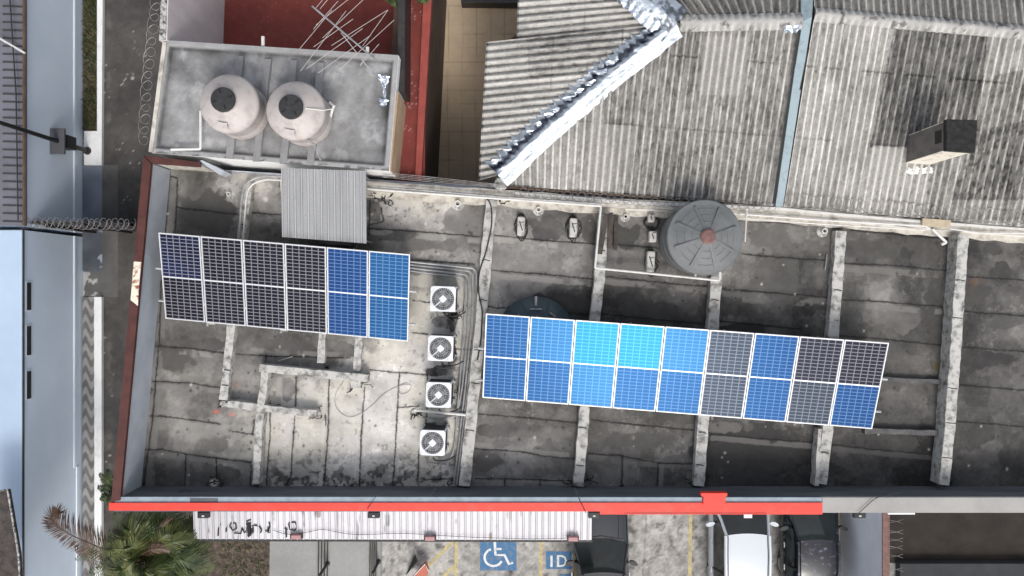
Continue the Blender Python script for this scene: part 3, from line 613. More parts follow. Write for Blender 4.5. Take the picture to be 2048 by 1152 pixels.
array((971, 627), (964, 795), (1779, 686), (1745, 858), 9, 5.72, 5.03, [(ry, ry), (bl_, ry), (sk, bl_), (sk, ry), (bl_, ry), (sl, sl), (ry, ry), (dk, sl), (dk, ry)], 'panels of the long right array',
      ['deep blue solar panel at the left end of the long array', 'blue solar panel second from the left in the long array', 'solar panel with painted cyan glare, third from the left in the long array', 'solar panel with painted cyan glare above a deeper blue lower half, fourth in the long array',
       'mid blue solar panel just left of the slate grey one in the long array', 'slate grey solar panel between two blue ones in the long array', 'royal blue solar panel between two dark ones in the long array', 'charcoal solar panel, second from the right end of the long array',
       'solar panel with black top and blue bottom, right end of the long array'], 'metal rack carrying the long solar array of nine panels')
# ------------------------------------------------------------------ air conditioners
def ac(x, y, label):
    h = .80; root = empty('condenser_unit', P(x, y, ZR), label, 'air conditioner', 'fan units in a row on the roof'); c = P(x, y, ZR+h+.08); s = .64; z0 = ZR+.08
    rz = -.04
    def tr(dx, dy, z): return Vector((c.x+dx*math.cos(rz)-dy*math.sin(rz), c.y+dx*math.sin(rz)+dy*math.cos(rz), z))
    b = MB(); b.box((c.x, c.y, z0+h/2-.03), (s-.03, s-.03, h-.06), rz); b.build('coil_body', M['ac_dark'], root)
    b = MB(); zt = c.z; n = 40; r = .282; vs = []; hs_ = s/2
    for k in range(n):
        a = 2*math.pi*(k+.5)/n; ca, sa = math.cos(a), math.sin(a); q = hs_/max(abs(ca), abs(sa)); vs += [tr(r*ca, r*sa, zt), tr(q*ca, q*sa, zt), tr(q*ca, q*sa, zt-.07), tr(r*ca, r*sa, zt-.06)]
    fs = []
    for k in range(n):
        j = (k+1) % n; fs += [(4*k, 4*k+1, 4*j+1, 4*j), (4*k+1, 4*k+2, 4*j+2, 4*j+1), (4*j, 4*j+3, 4*k+3, 4*k)]
    b.add(vs, fs); cover = b.build('top_cover', M['ac'], root)
    for dx, dy in ((-1, -1), (1, -1), (1, 1), (-1, 1)):
        b = MB(); q = tr(dx*(hs_-.02), dy*(hs_-.02), 0); b.box((q.x, q.y, z0+h/2-.04), (.04, .04, h-.08), rz); b.build('corner_post', M['ac'], root)
    b = MB(); b.lathe(Vector((c.x, c.y, zt-.05)), [(0, 0), (r, 0)], 32); b.build('fan_well', M['ac_dark'], root)
    b = MB()
    for k in range(5):
        a = k*2*math.pi/5+.4; pts = []
        for t, ww, zz in ((.07, .10, -.03), (.24, .42, -.005)):
            for sg in (-1, 1): pts.append(tr(t*math.cos(a+sg*ww), t*math.sin(a+sg*ww), zt-.035+zz*.5+sg*.006))
        b.add(pts, [(0, 2, 3, 1), (1, 3, 2, 0)])
    b.build('fan_blades', M['blade'], root)
    b = MB()
    for k in range(30):
        a = k*math.pi/15; b.tube([tr(.05*math.cos(a), .05*math.sin(a), zt+.004), tr(r*math.cos(a+.12), r*math.sin(a+.12), zt+.002)], .0045, 4)
    for q in (.13, .19, .255): b.tube([tr(q*math.cos(t), q*math.sin(t), zt+.006) for t in [i*math.pi/16 for i in range(33)]], .004, 4)
    b.build('grille', M['grille'], cover)
    b = MB(); b.prism([tr(.105*math.cos(t), .105*math.sin(t), zt+.016) for t in (0, math.pi/2, math.pi, -math.pi/2)], zt+.004); b.lathe(Vector((c.x, c.y, zt)), [(0, .018), (.075, .017), (.08, .004)], 20)
    b.build('hub_plate', M['ac'], cover)
    b = MB(); b.tube([tr(0, 0, zt+.012), tr(-.2, -.19, zt+.01)], .014, 4); b.build('wire_cover', M['ac'], cover)
    for dy in (-.24, .24):
        b = MB(); q = tr(0, dy, 0); b.box((q.x, q.y, ZR+.04), (.72, .06, .08), rz); b.build('foot', M['galv'], root)
    b = MB(); q = tr(.0, -hs_-.04, 0); b.box((q.x, q.y, ZR+.3), (.10, .06, .12), rz); b.build('valve_box', M['black'], root)
ac(886, 598, 'white fan topped condenser unit nearest the short solar array corner, first of the row')
ac(881, 697, 'white fan topped condenser unit below the first, second in the row')
ac(877, 790, 'white fan topped condenser unit just above the horizontal pipe, third in the row')
ac(865, 886, 'white fan topped condenser unit nearest the red coping, fourth in the row')
# ------------------------------------------------------------------ pipes on the roof
def rnd(pts, z, k=4, r=7):
    out = [P(*pts[0], z)]
    for a, b_, c_ in zip(pts[:-2], pts[1:-1], pts[2:]):
        A, B, D = Vector(a), Vector(b_), Vector(c_); u = (A-B); v = (D-B); ru = min(r, u.length/2.1); rv = min(r, v.length/2.1)
        p0 = B+u.normalized()*ru; p1 = B+v.normalized()*rv
        for i in range(k+1): t = i/k; q = p0*(1-t)**2+B*2*t*(1-t)+p1*t*t; out.append(P(q.x, q.y, z))
    out.append(P(*pts[-1], z)); return out
def run(name, pts, z, r, m, label, cat, rr=7, n=8, group=None):
    b = MB(); b.tube(rnd(pts, z, 4, rr), r, n); return tag(b.build(name, M[m], None, True), label, cat, group)
zz = ZR+.12; G1 = 'parallel conduits beside the condenser units'
run('conduit', [(815, 523), (953, 537), (951, 640), (936, 770), (914, 968)], zz, .028, 'galv', 'outermost grey conduit bending round the condenser row, nearest the long beam', 'conduit', 12, group=G1)
run('conduit', [(815, 529), (946, 543), (944, 640), (931, 770), (908, 968)], zz, .026, 'conduit', 'second grey conduit from outside in the bend round the condenser row', 'conduit', 12, group=G1)
run('conduit', [(815, 535), (938, 550), (936, 650), (925, 770), (914, 832)], zz, .026, 'galv', 'third grey conduit in the bend, ending at the cross pipe', 'conduit', 12, group=G1)
run('conduit', [(815, 541), (931, 556), (928, 650), (919, 770), (908, 900), (900, 918), (880, 920)], zz, .024, 'galv', 'innermost grey conduit of the bend, hooking to the fourth condenser unit', 'conduit', 12, group=G1)
run('cross_pipe', [(828, 820), (870, 824), (935, 830)], zz+.08, .04, 'pvc', 'white horizontal pipe crossing below the third condenser unit', 'pipe')
run('small_pipe', [(845, 835), (880, 838), (930, 828)], ZR+.05, .02, 'conduit', 'thin grey pipe just under the white cross pipe', 'pipe')
for i, (x, y) in enumerate(((888, 626), (883, 725), (878, 818), (866, 915))):
    nm = ('first', 'second', 'third', 'fourth')[i]
    run('refrigerant_pipe', [(x, y), (x+4, y+6), (x+20, y+7), (x+34, y+3), (x+44, y-3)], ZR+.14, .018, 'cable', 'thin insulated pipe leaving the %s condenser unit of the row' % nm, 'pipe', 5)
    run('drain_hose', [(x-16, y-4), (x-12, y+10), (x+8, y+12), (x+24, y+14)], ZR+.04, .010, 'conduit', 'thin grey hose curled below the %s condenser unit of the row' % nm, 'hose', 8)
run('black_cable', [(972, 395), (983, 410), (984, 450), (972, 505), (957, 548), (957, 590), (965, 620), (962, 680), (955, 720)], ZR+.3, .017, 'cable', 'thick black cable snaking down the long beam', 'cable', 14)
run('loose_cable', [(700, 722), (690, 760), (668, 790), (672, 820), (700, 838), (735, 820), (770, 785), (800, 770), (825, 768), (818, 785), (800, 790), (795, 772), (815, 765)], ZR+.02, .006, 'conduit', 'thin loose cable looping on the pale slab left of the condenser units', 'cable', 16)
run('water_pipe', [(735, 378), (980, 396), (1202, 412), (1190, 536), (1439, 561), (1440, 535)], ZR+.40, .030, 'pvc', 'long white water pipe along the rear wall then round to the big grey tank', 'pipe', 3)
run('water_pipe', [(1390, 556), (1392, 540)], ZR+.36, .03, 'pvc', 'short white pipe stub rising at the lower edge of the big grey tank', 'pipe')
run('rear_conduit', [(742, 372), (1030, 396), (1205, 408)], ZR+.48, .026, 'conduit', 'grey conduit along the rear wall above the white water pipe', 'pipe', 3)
run('thin_pipe', [(1494, 418), (1490, 484)], ZR+.5, .018, 'pvc', 'thin white pipe dropping right of the big grey tank', 'pipe')
run('rear_white_pipe', [(1480, 428), (1640, 440), (1850, 452), (1860, 458)], ZR+.42, .022, 'pvc', 'white pipe running along the right half of the rear wall', 'pipe', 3)
run('rear_white_pipe', [(1480, 436), (1640, 448), (1850, 460)], ZR+.30, .018, 'pvc', 'lower white pipe beneath another along the right half of the rear wall', 'pipe', 3)
run('drop_pipe', [(1865, 458), (1893, 485), (1883, 489)], ZR+.35, .036, 'pvc', 'short white elbow pipe pointing at a wet spot near the last beam', 'pipe', 3)
run('hose', [(1900, 458), (1960, 466), (2060, 467)], ZR+.42, .016, 'pvc', 'white hose along the rear wall at the far right', 'hose', 8)
run('bent_conduit', [(600, 355), (520, 352), (490, 366), (483, 400), (478, 480)], ZR+.32, .032, 'conduit', 'dark grey conduit curving down from the rear wall onto the first beam', 'conduit', 16)
run('bent_conduit', [(600, 362), (525, 359), (498, 372), (492, 400), (486, 480)], ZR+.32, .022, 'pvc', 'pale conduit curving inside the darker one on the first beam', 'conduit', 16)
run('front_cable', [(355, 987), (372, 978), (385, 985), (378, 994)], ZR+.6, .008, 'cable', 'thin wire loop against the front parapet left end', 'cable', 10)
run('front_cable', [(735, 1018), (758, 984), (790, 990), (860, 992), (872, 975)], ZP+.08, .008, 'cable', 'thin wire over the red coping to the middle floodlight', 'cable', 10)
run('front_cable', [(1150, 975), (1158, 998), (1172, 1026)], ZP+.08, .009, 'cable', 'black wire over the red coping by the end of the white awning', 'cable', 10)
run('front_cable', [(1800, 984), (1750, 996), (1718, 1026)], ZP+.08, .009, 'cable', 'black wire over the grey coping to its floodlight', 'cable', 10)
tag(MB().box(P(1872, 446, ZR+.42), (.74, .2, .06), -.07).build('beige_board', M['cardboard'], None, bevel=.01), 'stained beige board laid over pipes on the rear wall', 'board')
# ------------------------------------------------------------------ big grey tank
def ring(c, r0, r1, z, h, n=72): return [(r0, z), (r0, z+h), (r1, z+h), (r1, z)]
ht = 1.45; c = P(1412, 474, ZR+ht); c.z = ZR
t = empty('water_tank', c, 'large grey ribbed conical water tank with a reddish centre cap', 'water tank'); Rt = .915
b = MB(); b.lathe(c, [(Rt*.96, 0), (Rt*.97, .3), (Rt*.95, .33), (Rt*.97, .36), (Rt*.97, .75), (Rt*.95, .78), (Rt*.97, .81), (Rt*.97, 1.2), (Rt*1.01, 1.25), (Rt*1.03, 1.29), (Rt*1.0, 1.32)], 72); b.build('body', M['tank_grey'], t, True)
b = MB(); b.lathe(c, [(Rt*1.03, 1.29), (Rt*1.0, 1.335), (Rt*.9, 1.35), (Rt*.86, 1.36), (.18, 1.62), (0, 1.63)], 72); b.build('cone_top', M['tank_grey'], t, True)
for rr in (.36, .53, .70):
    b = MB(); zc = 1.36+(Rt*.86-rr)/(Rt*.86-.18)*.26; pts = []
    for seg in range(8):
        a0 = R(22.5+45*seg+8); a1 = R(22.5+45*(seg+1)-8)
        b.tube([(c.x+rr*math.cos(a), c.y+rr*math.sin(a), ZR+zc) for a in [a0+(a1-a0)*i/8 for i in range(9)]], .012, 6)
    b.build('ring_moulding', M['tank_grey'], t, True)
for k in range(8):
    a = R(22.5+45*k-4); u = Vector((math.cos(a), math.sin(a), 0)); n = Vector((-u.y, u.x, 0))
    b = MB(); p0 = Vector(c)+u*.17+Vector((0, 0, 1.635)); p1 = Vector(c)+u*.80+Vector((0, 0, 1.40))
    for w0, w1, hh in ((.034, .034, 0),):
        b.prism([p0+n*w0, p0-n*w0, p1-n*w1, p1+n*w1], [ZR+1.56, ZR+1.56, ZR+1.33, ZR+1.33])
    b.build('rib', M['tank_grey'], t, bevel=.008)
b = MB(); b.lathe(c, [(.19, 1.60), (.19, 1.66), (.15, 1.69), (0, 1.70)], 12); b.build('centre_cap', M['redcap'], t, False)
# ------------------------------------------------------------------ black tank under the long array
c = P(1072, 672, ZR+.45); c.z = ZR
t = empty('water_tank', c, 'navy black domed water tank half hidden under the long solar array', 'water tank')
b = MB(); b.lathe(c, [(.98, 0), (1.0, .04), (1.03, .25), (1.01, .30), (.70, .50), (.66, .53), (.2, .60), (0, .61)], 64); b.build('body', M['tank_black'], t, True)
for k in range(16):
    b = MB(); a = R(22.5*k); u = Vector((math.cos(a), math.sin(a), 0)); b.tube([Vector(c)+u*.99+Vector((0, 0, .31)), Vector(c)+u*.72+Vector((0, 0, .50))], .015, 5); b.build('rib', M['tank_black'], t, True)
for a, l in ((90, .17), (138, .14), (52, .10)):
    b = MB(); u = Vector((math.cos(R(a)), math.sin(R(a)), 0)); n = Vector((-u.y, u.x, 0)); q = Vector(c)+u*.70+Vector((0, 0, .56))
    b.tube([q+n*l*.9, q-n*l*.9], .018, 6); b.build('handle', M['conduit'], t)
b = MB(); q = Vector(c)+Vector((0, .86, .42)); b.tube([q-Vector((0, .14, 0)), q+Vector((0, .17, .03))], .035, 8); b.build('spout', M['conduit'], t, True)
# ------------------------------------------------------------------ small canopy
def corr(name, quad, pitch, amp, m, parent, colf, step=.06, prof='sin', ph=0.0):
    """quad: eave0, eave1, ridge1, ridge0 world ; corrugations run eave->ridge. returns obj. quad may be functions of s"""
    E0, E1, R1, R0 = [Vector(q) for q in quad]; L_ = (E1-E0).length; ns = int(L_/pitch*10)+2; nt_ = max(2, int((R0-E0).length/step))
    s = np.linspace(0, 1, ns); tt = np.linspace(0, 1, nt_); S, T_ = np.meshgrid(s, tt)
    e = lambda V0, V1: np.array(V0)[None, None]*(1-S[..., None])+np.array(V1)[None, None]*S[..., None]
    W = e(E0, E1)*(1-T_[..., None])+e(R0, R1)*T_[..., None]
    return W, S, T_, L_
cz = ZR+1.15
E0, E1, R1_, R0_ = P(565, 487, cz), P(733, 487, cz), P(732, 342, cz+.12), P(563, 336, cz+.12)
can = empty('corrugated_canopy', P(648, 410, ZR), 'grey corrugated sheet canopy on posts by the rear wall above the short array', 'canopy')
W, S, T_, L_ = corr('', (P(565, 474, cz), P(733, 487, cz), R1_, R0_), .1, 0, None, None, None)
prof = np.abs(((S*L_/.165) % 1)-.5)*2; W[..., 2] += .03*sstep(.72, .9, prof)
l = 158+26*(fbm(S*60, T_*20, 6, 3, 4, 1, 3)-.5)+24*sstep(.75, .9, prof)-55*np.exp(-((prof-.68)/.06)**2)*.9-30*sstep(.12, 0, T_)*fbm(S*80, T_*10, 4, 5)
c_ = s2l(l)[..., None]*np.array([.97, .985, 1])*.92
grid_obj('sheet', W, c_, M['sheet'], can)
for x, y in ((570, 345), (726, 350), (572, 470), (726, 480)):
    b = MB(); q = P(x, y, cz-.02); b.tube([(q.x, q.y, ZR), q], .025, 6); b.build('post', M['galv'], can)
b = MB(); b.prism([P(640, 430, ZR+.7), P(700, 434, ZR+.7), P(698, 492, ZR+.7), P(638, 488, ZR+.7)], ZR); tag(b.build('pump_box', M['dark'], None, bevel=.02), 'dark equipment box tucked under the corrugated canopy edge', 'box')
# ------------------------------------------------------------------ tank building (top left)
ZT = 5.8
tb = empty('tank_building', P(560, 220, 2), 'small grey topped building block carrying two beige water tanks', 'building')
b = MB(); b.prism([P(332, 82, ZT-.1), P(798, 112, ZT-.1), P(779, 342, ZT-.1), P(302, 305, ZT-.1)], 0); b.build('wall', M['white'], tb)
b = MB(); b.prism([P(788, 178, ZT-.12), P(797, 186, ZT-.12), P(782, 341, ZT-.12), P(776, 341, ZT-.12)], 0); b.build('beige_side_wall', M['beige_wall'], tb)
W, X, Y = flat_grid(298, 802, 78, 346, ZT, .03)
# warp grid to the quad
u = (X-298)/504; v = (Y-78)/268; q00, q10, q11, q01 = [np.array(P(*p, ZT)) for p in ((332, 82), (798, 112), (779, 343), (301, 306))]
W = (q00*(1-u)[..., None]+q10*u[..., None])*(1-v)[..., None]+(q01*(1-u)[..., None]+q11*u[..., None])*v[..., None]
k_ = (H-ZT)/F; X = W[..., 0]/k_+1024; Y = 576-W[..., 1]/k_
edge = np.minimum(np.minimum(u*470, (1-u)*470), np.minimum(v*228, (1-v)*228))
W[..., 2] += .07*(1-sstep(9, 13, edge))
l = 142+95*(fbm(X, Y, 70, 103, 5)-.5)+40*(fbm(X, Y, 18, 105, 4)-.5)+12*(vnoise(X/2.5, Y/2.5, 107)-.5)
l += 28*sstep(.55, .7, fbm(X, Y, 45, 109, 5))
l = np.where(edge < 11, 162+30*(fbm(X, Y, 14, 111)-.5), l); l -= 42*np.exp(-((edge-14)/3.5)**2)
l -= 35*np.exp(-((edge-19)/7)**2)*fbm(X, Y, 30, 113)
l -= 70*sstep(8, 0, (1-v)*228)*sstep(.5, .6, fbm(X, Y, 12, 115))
c_ = s2l(l)[..., None]*np.array([1, 1, 1])*.86
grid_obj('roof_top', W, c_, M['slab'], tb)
for xa, ya, xb, yb in ((480, 112, 458, 316), (535, 118, 512, 322), (587, 120, 566, 326), (641, 125, 620, 330)):
    b = MB(); za = ZT+.09; pts = []
    for i in range(9):
        t_ = i/8; pts.append(P(xa+(xb-xa)*t_, ya+(yb-ya)*t_, za))
    vs = []
    for i, p in enumerate(pts):
        for dx, dz in ((-.10, -.1), (-.085, 0), (.085, 0), (.10, -.1)): vs.append((p.x+dx+random.uniform(-.005, .005), p.y, p.z+dz))
    b.add(vs, [(i*4+j+4, i*4+j+5, i*4+j+1, i*4+j) for i in range(8) for j in range(3)]+[(0, 1, 2, 3), (35, 34, 33, 32)]); b.build('support_strip', mat('strip_grey', (.26, .265, .27), .85, 0, (.20, .2, .2), 3) if xa == 480 else bpy.data.materials['strip_grey'], tb)
def rotoplas(x, y, label, rz):
    h = 1.0; c = P(x, y, ZT+h); c.z = ZT+.09; t = empty('water_tank', c, label, 'water tank', 'beige water tanks'); r = .70
    b = MB(); b.lathe(c, [(r*.95, 0), (r*.97, .03), (r*.97, .35), (r*.955, .38), (r*.97, .41), (r*.97, .78), (r, .83), (r*1.0, .88), (r*.97, .93), (r*.93, .96), (.30, 1.20), (.295, 1.24), (0, 1.24)], 72); b.build('body', M['tank_beige'], t, True)
    b = MB(); b.lathe(c, [(.285, 1.20), (.285, 1.29), (.27, 1.31), (0, 1.32)], 40); b.build('lid', M['lid'], t, True)
    for k in range(4):
        a = rz+k*math.pi/2; q = Vector(c)+Vector((math.cos(a)*.19, math.sin(a)*.19, 1.325)); b = MB(); b.box(q, (.10, .02, .03), a); b.build('lid_lug', M['black'], t)
    b = MB(); a0 = R(-100); vs = []
    for i in range(9):
        a = a0+R(-13+i*3.3); vs += [(c.x+.60*math.cos(a), c.y+.60*math.sin(a), c.z+1.03), (c.x+.50*math.cos(a), c.y+.50*math.sin(a), c.z+1.12), (c.x+.64*math.cos(a), c.y+.64*math.sin(a), c.z+1.09)]
    b.add(vs, [(i*3, i*3+3, i*3+5, i*3+2) for i in range(8)]+[(i*3+2, i*3+5, i*3+4, i*3+1) for i in range(8)]); b.build('moulded_step', M['tank_beige'], t, True)
    return t, c
t1, c1 = rotoplas(458, 207, 'beige water tank with black lid, joined to the bent white pipe at its left', .3)
t2, c2 = rotoplas(591, 221, 'beige water tank with black lid and thin pipes strapped over its right side', .6)
G2 = 'pipes at the beige tanks'
run('tank_pipe', [(401, 222), (401, 298), (342, 299)], ZT+.25, .032, 'pvc', 'bent white pipe left of the first beige tank', 'pipe', 3)
b = MB(); b.tube([P(610, 216, ZT+1.3), P(645, 221, ZT+1.15), P(668, 217, ZT+.9)], .014, 6); tag(b.build('tank_pipe', M['pvc'], None, True), 'thin white pipe from the second tank lid to its right rim', 'pipe')
b = MB(); b.tube([P(598, 268, ZT+1.0), P(628, 288, ZT+.7), P(641, 320, ZT+.2)], .02, 6); tag(b.build('tank_pipe', M['conduit'], None, True), 'thin grey pipe running down from the second beige tank to the roof edge', 'pipe')
b = MB(); b.tube([P(660, 205, ZT+.5), P(668, 212, ZT+.6), P(664, 222, ZT+.5), P(660, 236, ZT+.3)], .035, 6); tag(b.build('tank_valve', M['pvc'], None, True), 'cluster of white fittings on the right of the second beige tank', 'valve')
def crumple(name, pts, z, amp, m, label, cat, n=14, parent=None):
    """small crumpled foil patch inside quad"""
    q = [P(*p, z) for p in pts]; rs = random.Random(len(label)); vs = []
    for i in range(n+1):
        for j in range(n+1):
            u, v = i/n, j/n; p = lerp(lerp(q[0], q[1], u), lerp(q[3], q[2], u), v); e_ = .02 if 0 < i < n and 0 < j < n else .03
            vs.append((p.x+rs.uniform(-e_, e_), p.y+rs.uniform(-e_, e_), z+.03+rs.uniform(0, amp)))
    b = MB(); b.add(vs, [(i*(n+1)+j, (i+1)*(n+1)+j, (i+1)*(n+1)+j+1, i*(n+1)+j+1) for i in range(n) for j in range(n)]); o = b.build(name, M[m], parent)
    return tag(o, label, cat) if not parent else o
fp = empty('foil_patch', P(768, 180, ZT), 'dog bone shaped silver foil patches on the tank building roof', 'foil patch')
crumple('patch', [(758, 152), (780, 152), (778, 168), (762, 168)], ZT, .05, 'foil', 'a', 'b', 6, fp)
crumple('patch', [(766, 168), (773, 168), (772, 198), (766, 198)], ZT, .05, 'foil', 'ab', 'b', 5, fp)
crumple('patch', [(759, 198), (777, 198), (775, 213), (762, 213)], ZT, .05, 'foil', 'abc', 'b', 6, fp)
# ------------------------------------------------------------------ terrace
ZF = 4.3; ZL = 2.4
tr_ = empty('red_terrace', P(600, 60, 0), 'raised terrace with a dark red floor and lighter red kerb', 'terrace')
b = MB(); b.prism([P(795, -120, ZF-.01), P(866, -120, ZF-.01), P(842, 365, ZF-.01), P(770, 365, ZF-.01)], 0); b.prism([P(430, -120, ZL-.02), P(800, -120, ZL-.02), P(800, 200, ZL-.02), P(430, 200, ZL-.02)], 0); b.build('terrace_wall', M['brown_wall'], tr_)
W, X, Y = flat_grid(795, 850, -110, 362, ZF, .04)
l = 112+30*(fbm(X, Y, 60, 121)-.5)+20*(fbm(X, Y, 10, 123)-.5); sp_ = sstep(.86, .93, vnoise(X/2, Y/2, 125))*sstep(.35, .6, fbm(X, Y, 40, 127))*(.25+.75*sstep(790, 815, X))
c_ = s2l(l)[..., None]*np.array([1.30, .28, .22])*.85; c_ = c_*(1-.6*sp_[..., None])+np.array([.5, .42, .4])*.6*sp_[..., None]
grid_obj('red_floor', W, c_, M['paintfloor'], tr_)
W, X, Y = flat_grid(425, 812, -110, 200, ZL, .04)
l = 112+30*(fbm(X, Y, 60, 121)-.5)+20*(fbm(X, Y, 10, 123)-.5); sp_ = sstep(.86, .93, vnoise(X/2, Y/2, 125))*sstep(.35, .6, fbm(X, Y, 40, 127))*(.25+.75*sstep(790, 815, X))
c_ = s2l(l)[..., None]*np.array([1.30, .28, .22])*.85; c_ = c_*(1-.6*sp_[..., None])+np.array([.5, .42, .4])*.6*sp_[..., None]
grid_obj('red_floor', W, c_, M['paintfloor'], tr_)
b = MB(); b.prism([P(852, -120, ZF+.22), P(870, -120, ZF+.22), P(842, 362, ZF+.22), P(830, 362, ZF+.22)], ZF-.02); b.build('red_kerb', M['redkerb'], tr_)
b = MB(); b.prism([P(795, -120, ZF+1.1), P(811, -120, ZF+1.1), P(809, 184, ZF+1.1), P(796, 180, ZF+1.1)], ZL); b.build('dark_gutter', M['dark'], tr_)
gw = empty('garden_wall', P(335, 40, 0), 'tall pinkish white wall with a mossy top beside the red terrace', 'wall')
b = MB(); b.prism([P(329, -120, 5.92), P(341, -120, 5.92), P(334, 80, 5.92), P(320, 82, 5.92)], 0); b.build('wall_face', M['terr_wall'], gw)
b = MB(); b.prism([P(327, -120, 5.95), P(337, -120, 5.95), P(331, 79, 5.95), P(318, 81, 5.95)], 5.90); b.build('mossy_top', M['brickmoss'], gw)
# mossy edge stays along tank building's left side
b = MB(); b.prism([P(325, 84, ZT+.11), P(333, 84, ZT+.11), P(305, 303, ZT+.11), P(297, 303, ZT+.11)], ZT-.3); b.build('left_edge', M['offwhite'], tb)
# tile patio
W, X, Y = flat_grid(868, 1150, -120, 420, .02, .04)
l = 192+30*(fbm(X, Y, 60, 131)-.5)+14*(fbm(X, Y, 8, 133)-.5)+14*(vnoise(np.floor(X/28)+.5, np.floor((Y+4)/28)+.5, 135)-.5)
for kx in range(25):
    l -= 26*np.exp(-((X-(868+kx*28+1.5*np.sin(Y/40)))/1.0)**2)*sstep(.3, .5, fbm(X, Y, 50, 137))+0; l -= 26*np.exp(-((Y-(-100+kx*28))/1.0)**2)*sstep(.3, .5, fbm(X, Y, 50, 139))
c_ = s2l(l)[..., None]*np.array([1.0, .78, .54])*1.0
tag(grid_obj('patio', W, c_, M['paintfloor']), kind='structure')
for x, y, s_, lab in ((793, -8, .36, 'dark green potted shrub at the top edge by the gutter'), (846, -12, .28, 'small green shrub on the red kerb at the top edge')):
    e = empty('shrub', P(x, y, ZF), lab, 'shrub'); c = P(x, y, ZF+.5); b = MB()
    for i in range(420):
        d = Vector((random.gauss(0, 1), random.gauss(0, 1), random.gauss(0, .8))).normalized()*s_*random.uniform(.35, 1)*.8; q = c+d; a = random.uniform(0, 6.28); L_ = random.uniform(.05, .09)
        u = Vector((math.cos(a), math.sin(a), random.uniform(-.5, .5)))*L_; n = Vector((-math.sin(a), math.cos(a), random.uniform(-.4, .4)))*L_*.35; b.add([q-u, q+n, q+u, q-n], [(0, 1, 2, 3)])
    b.build('foliage', M['frond'], e); b = MB(); b.lathe(P(x, y, ZF), [(.16, 0), (.2, .3), (.17, .3), (0, .26)], 16); b.build('pot', M['brown_wall'], e, True)
# dark shed edge on the patio top
b = MB(); b.prism([P(922, -110, .5), P(1036, -110, .5), P(1036, 6, .5), P(922, 5, .5)], 0); tag(b.build('patio_shed', M['dark'], None, bevel=.02), 'dark topped low shed at the top of the tiled patio', 'shed')
for x, y, lab in ((526, 83, 'white spout stub on the rear edge between wall and antenna'), (735, 104, 'white spout stub at the foot of the antenna')):
    b = MB(); q = P(x, y, ZT-.02); b.tube([q+Vector((0, -.12, 0)), q+Vector((0, .12, 0))], .045, 10); tag(b.build('roof_spout', M['pvc'], None, True), lab, 'spout')
# ------------------------------------------------------------------ antenna
an = empty('tv_antenna', P(748, 120, ZT), 'large rod element television antenna reaching over the red terrace', 'antenna')
za = ZT+1.1
def arod(a, b_, r, name, m='conduit_light'): mb = MB(); mb.tube([P(*a), P(*b_)], r, 6); mb.build(name, M[m], an)
arod((624, 12, za), (754, 122, za), .022, 'boom', 'galv'); arod((682, 65, za-.05), (750, 153, ZT+.1), .012, 'boom_strut', 'galv')
arod((746, 118, ZT), (744, 116, za), .025, 'mast', 'galv')
for a, b_ in (((664, 20), (599, 98)), ((700, -4), (632, 50)), ((732, -6), (645, 76)), ((706, 38), (627, 94)), ((692, 22), (601, 142)), ((676, 2), (627, 58)), ((725, 57), (612, 138)), ((742, 70), (636, 146)),
              ((775, 20), (663, 91)), ((788, 40), (676, 142)), ((758, 88), (720, 132)), ((776, 20), (725, 92)), ((735, 108), (720, 130)), ((648, -4), (632, 16)), ((656, -2), (640, 18))):
    arod((*a, za+.01), (*b_, za-.01), .0065, 'element')
# ------------------------------------------------------------------ corrugated roofs
ZE, ZG = 5.0, 6.1
nr = empty('corrugated_roof_house', P(1500, 200, 0), 'neighbouring house under weathered grey corrugated roofs with hips and ridges', 'house')
def sheetgrid(name, left, right, pitch, amp, colf, step=.055, seed=1):
    """left(s)->start , right(s)->end arrays for s in 0..L ; corrugation direction start->end"""
    pass
def build_corr(name, E0, E1, fend, pitch, amp, colf, step=.032, parent=nr, m='sheet', jag=.0, seed=1):
    E0, E1 = np.array(E0), np.array(E1); L_ = np.linalg.norm(E1-E0); ns = int(L_/pitch*12)+2; s = np.linspace(0, 1, ns)
    ends = np.array([fend(q) for q in s]); st = E0[None]+(E1-E0)[None]*s[:, None]
    if jag:
        rs = np.random.RandomState(seed); jj = rs.uniform(-jag, jag, 400)[(s*L_/pitch).astype(int)]; d = ends-st; d /= np.linalg.norm(d, axis=1)[:, None]+1e-9; st = st+d*jj[:, None]
    nt_ = int(np.linalg.norm(ends-st, axis=1).max()/step)+2; tt = np.linspace(0, 1, nt_)
    W = st[None]*(1-tt[:, None, None])+ends[None]*tt[:, None, None]
    S = np.broadcast_to(s*L_/pitch, W.shape[:2]); D = np.linalg.norm(W-st[None], axis=2)
    wave = np.cos(2*np.pi*S); W = W.copy(); W[..., 2] += amp*wave
    kz = (H-W[..., 2])/F; X = W[..., 0]/kz+1024; Y = 576-W[..., 1]/kz
    return grid_obj(name, W, colf(X, Y, S, D, wave), M[m], parent)
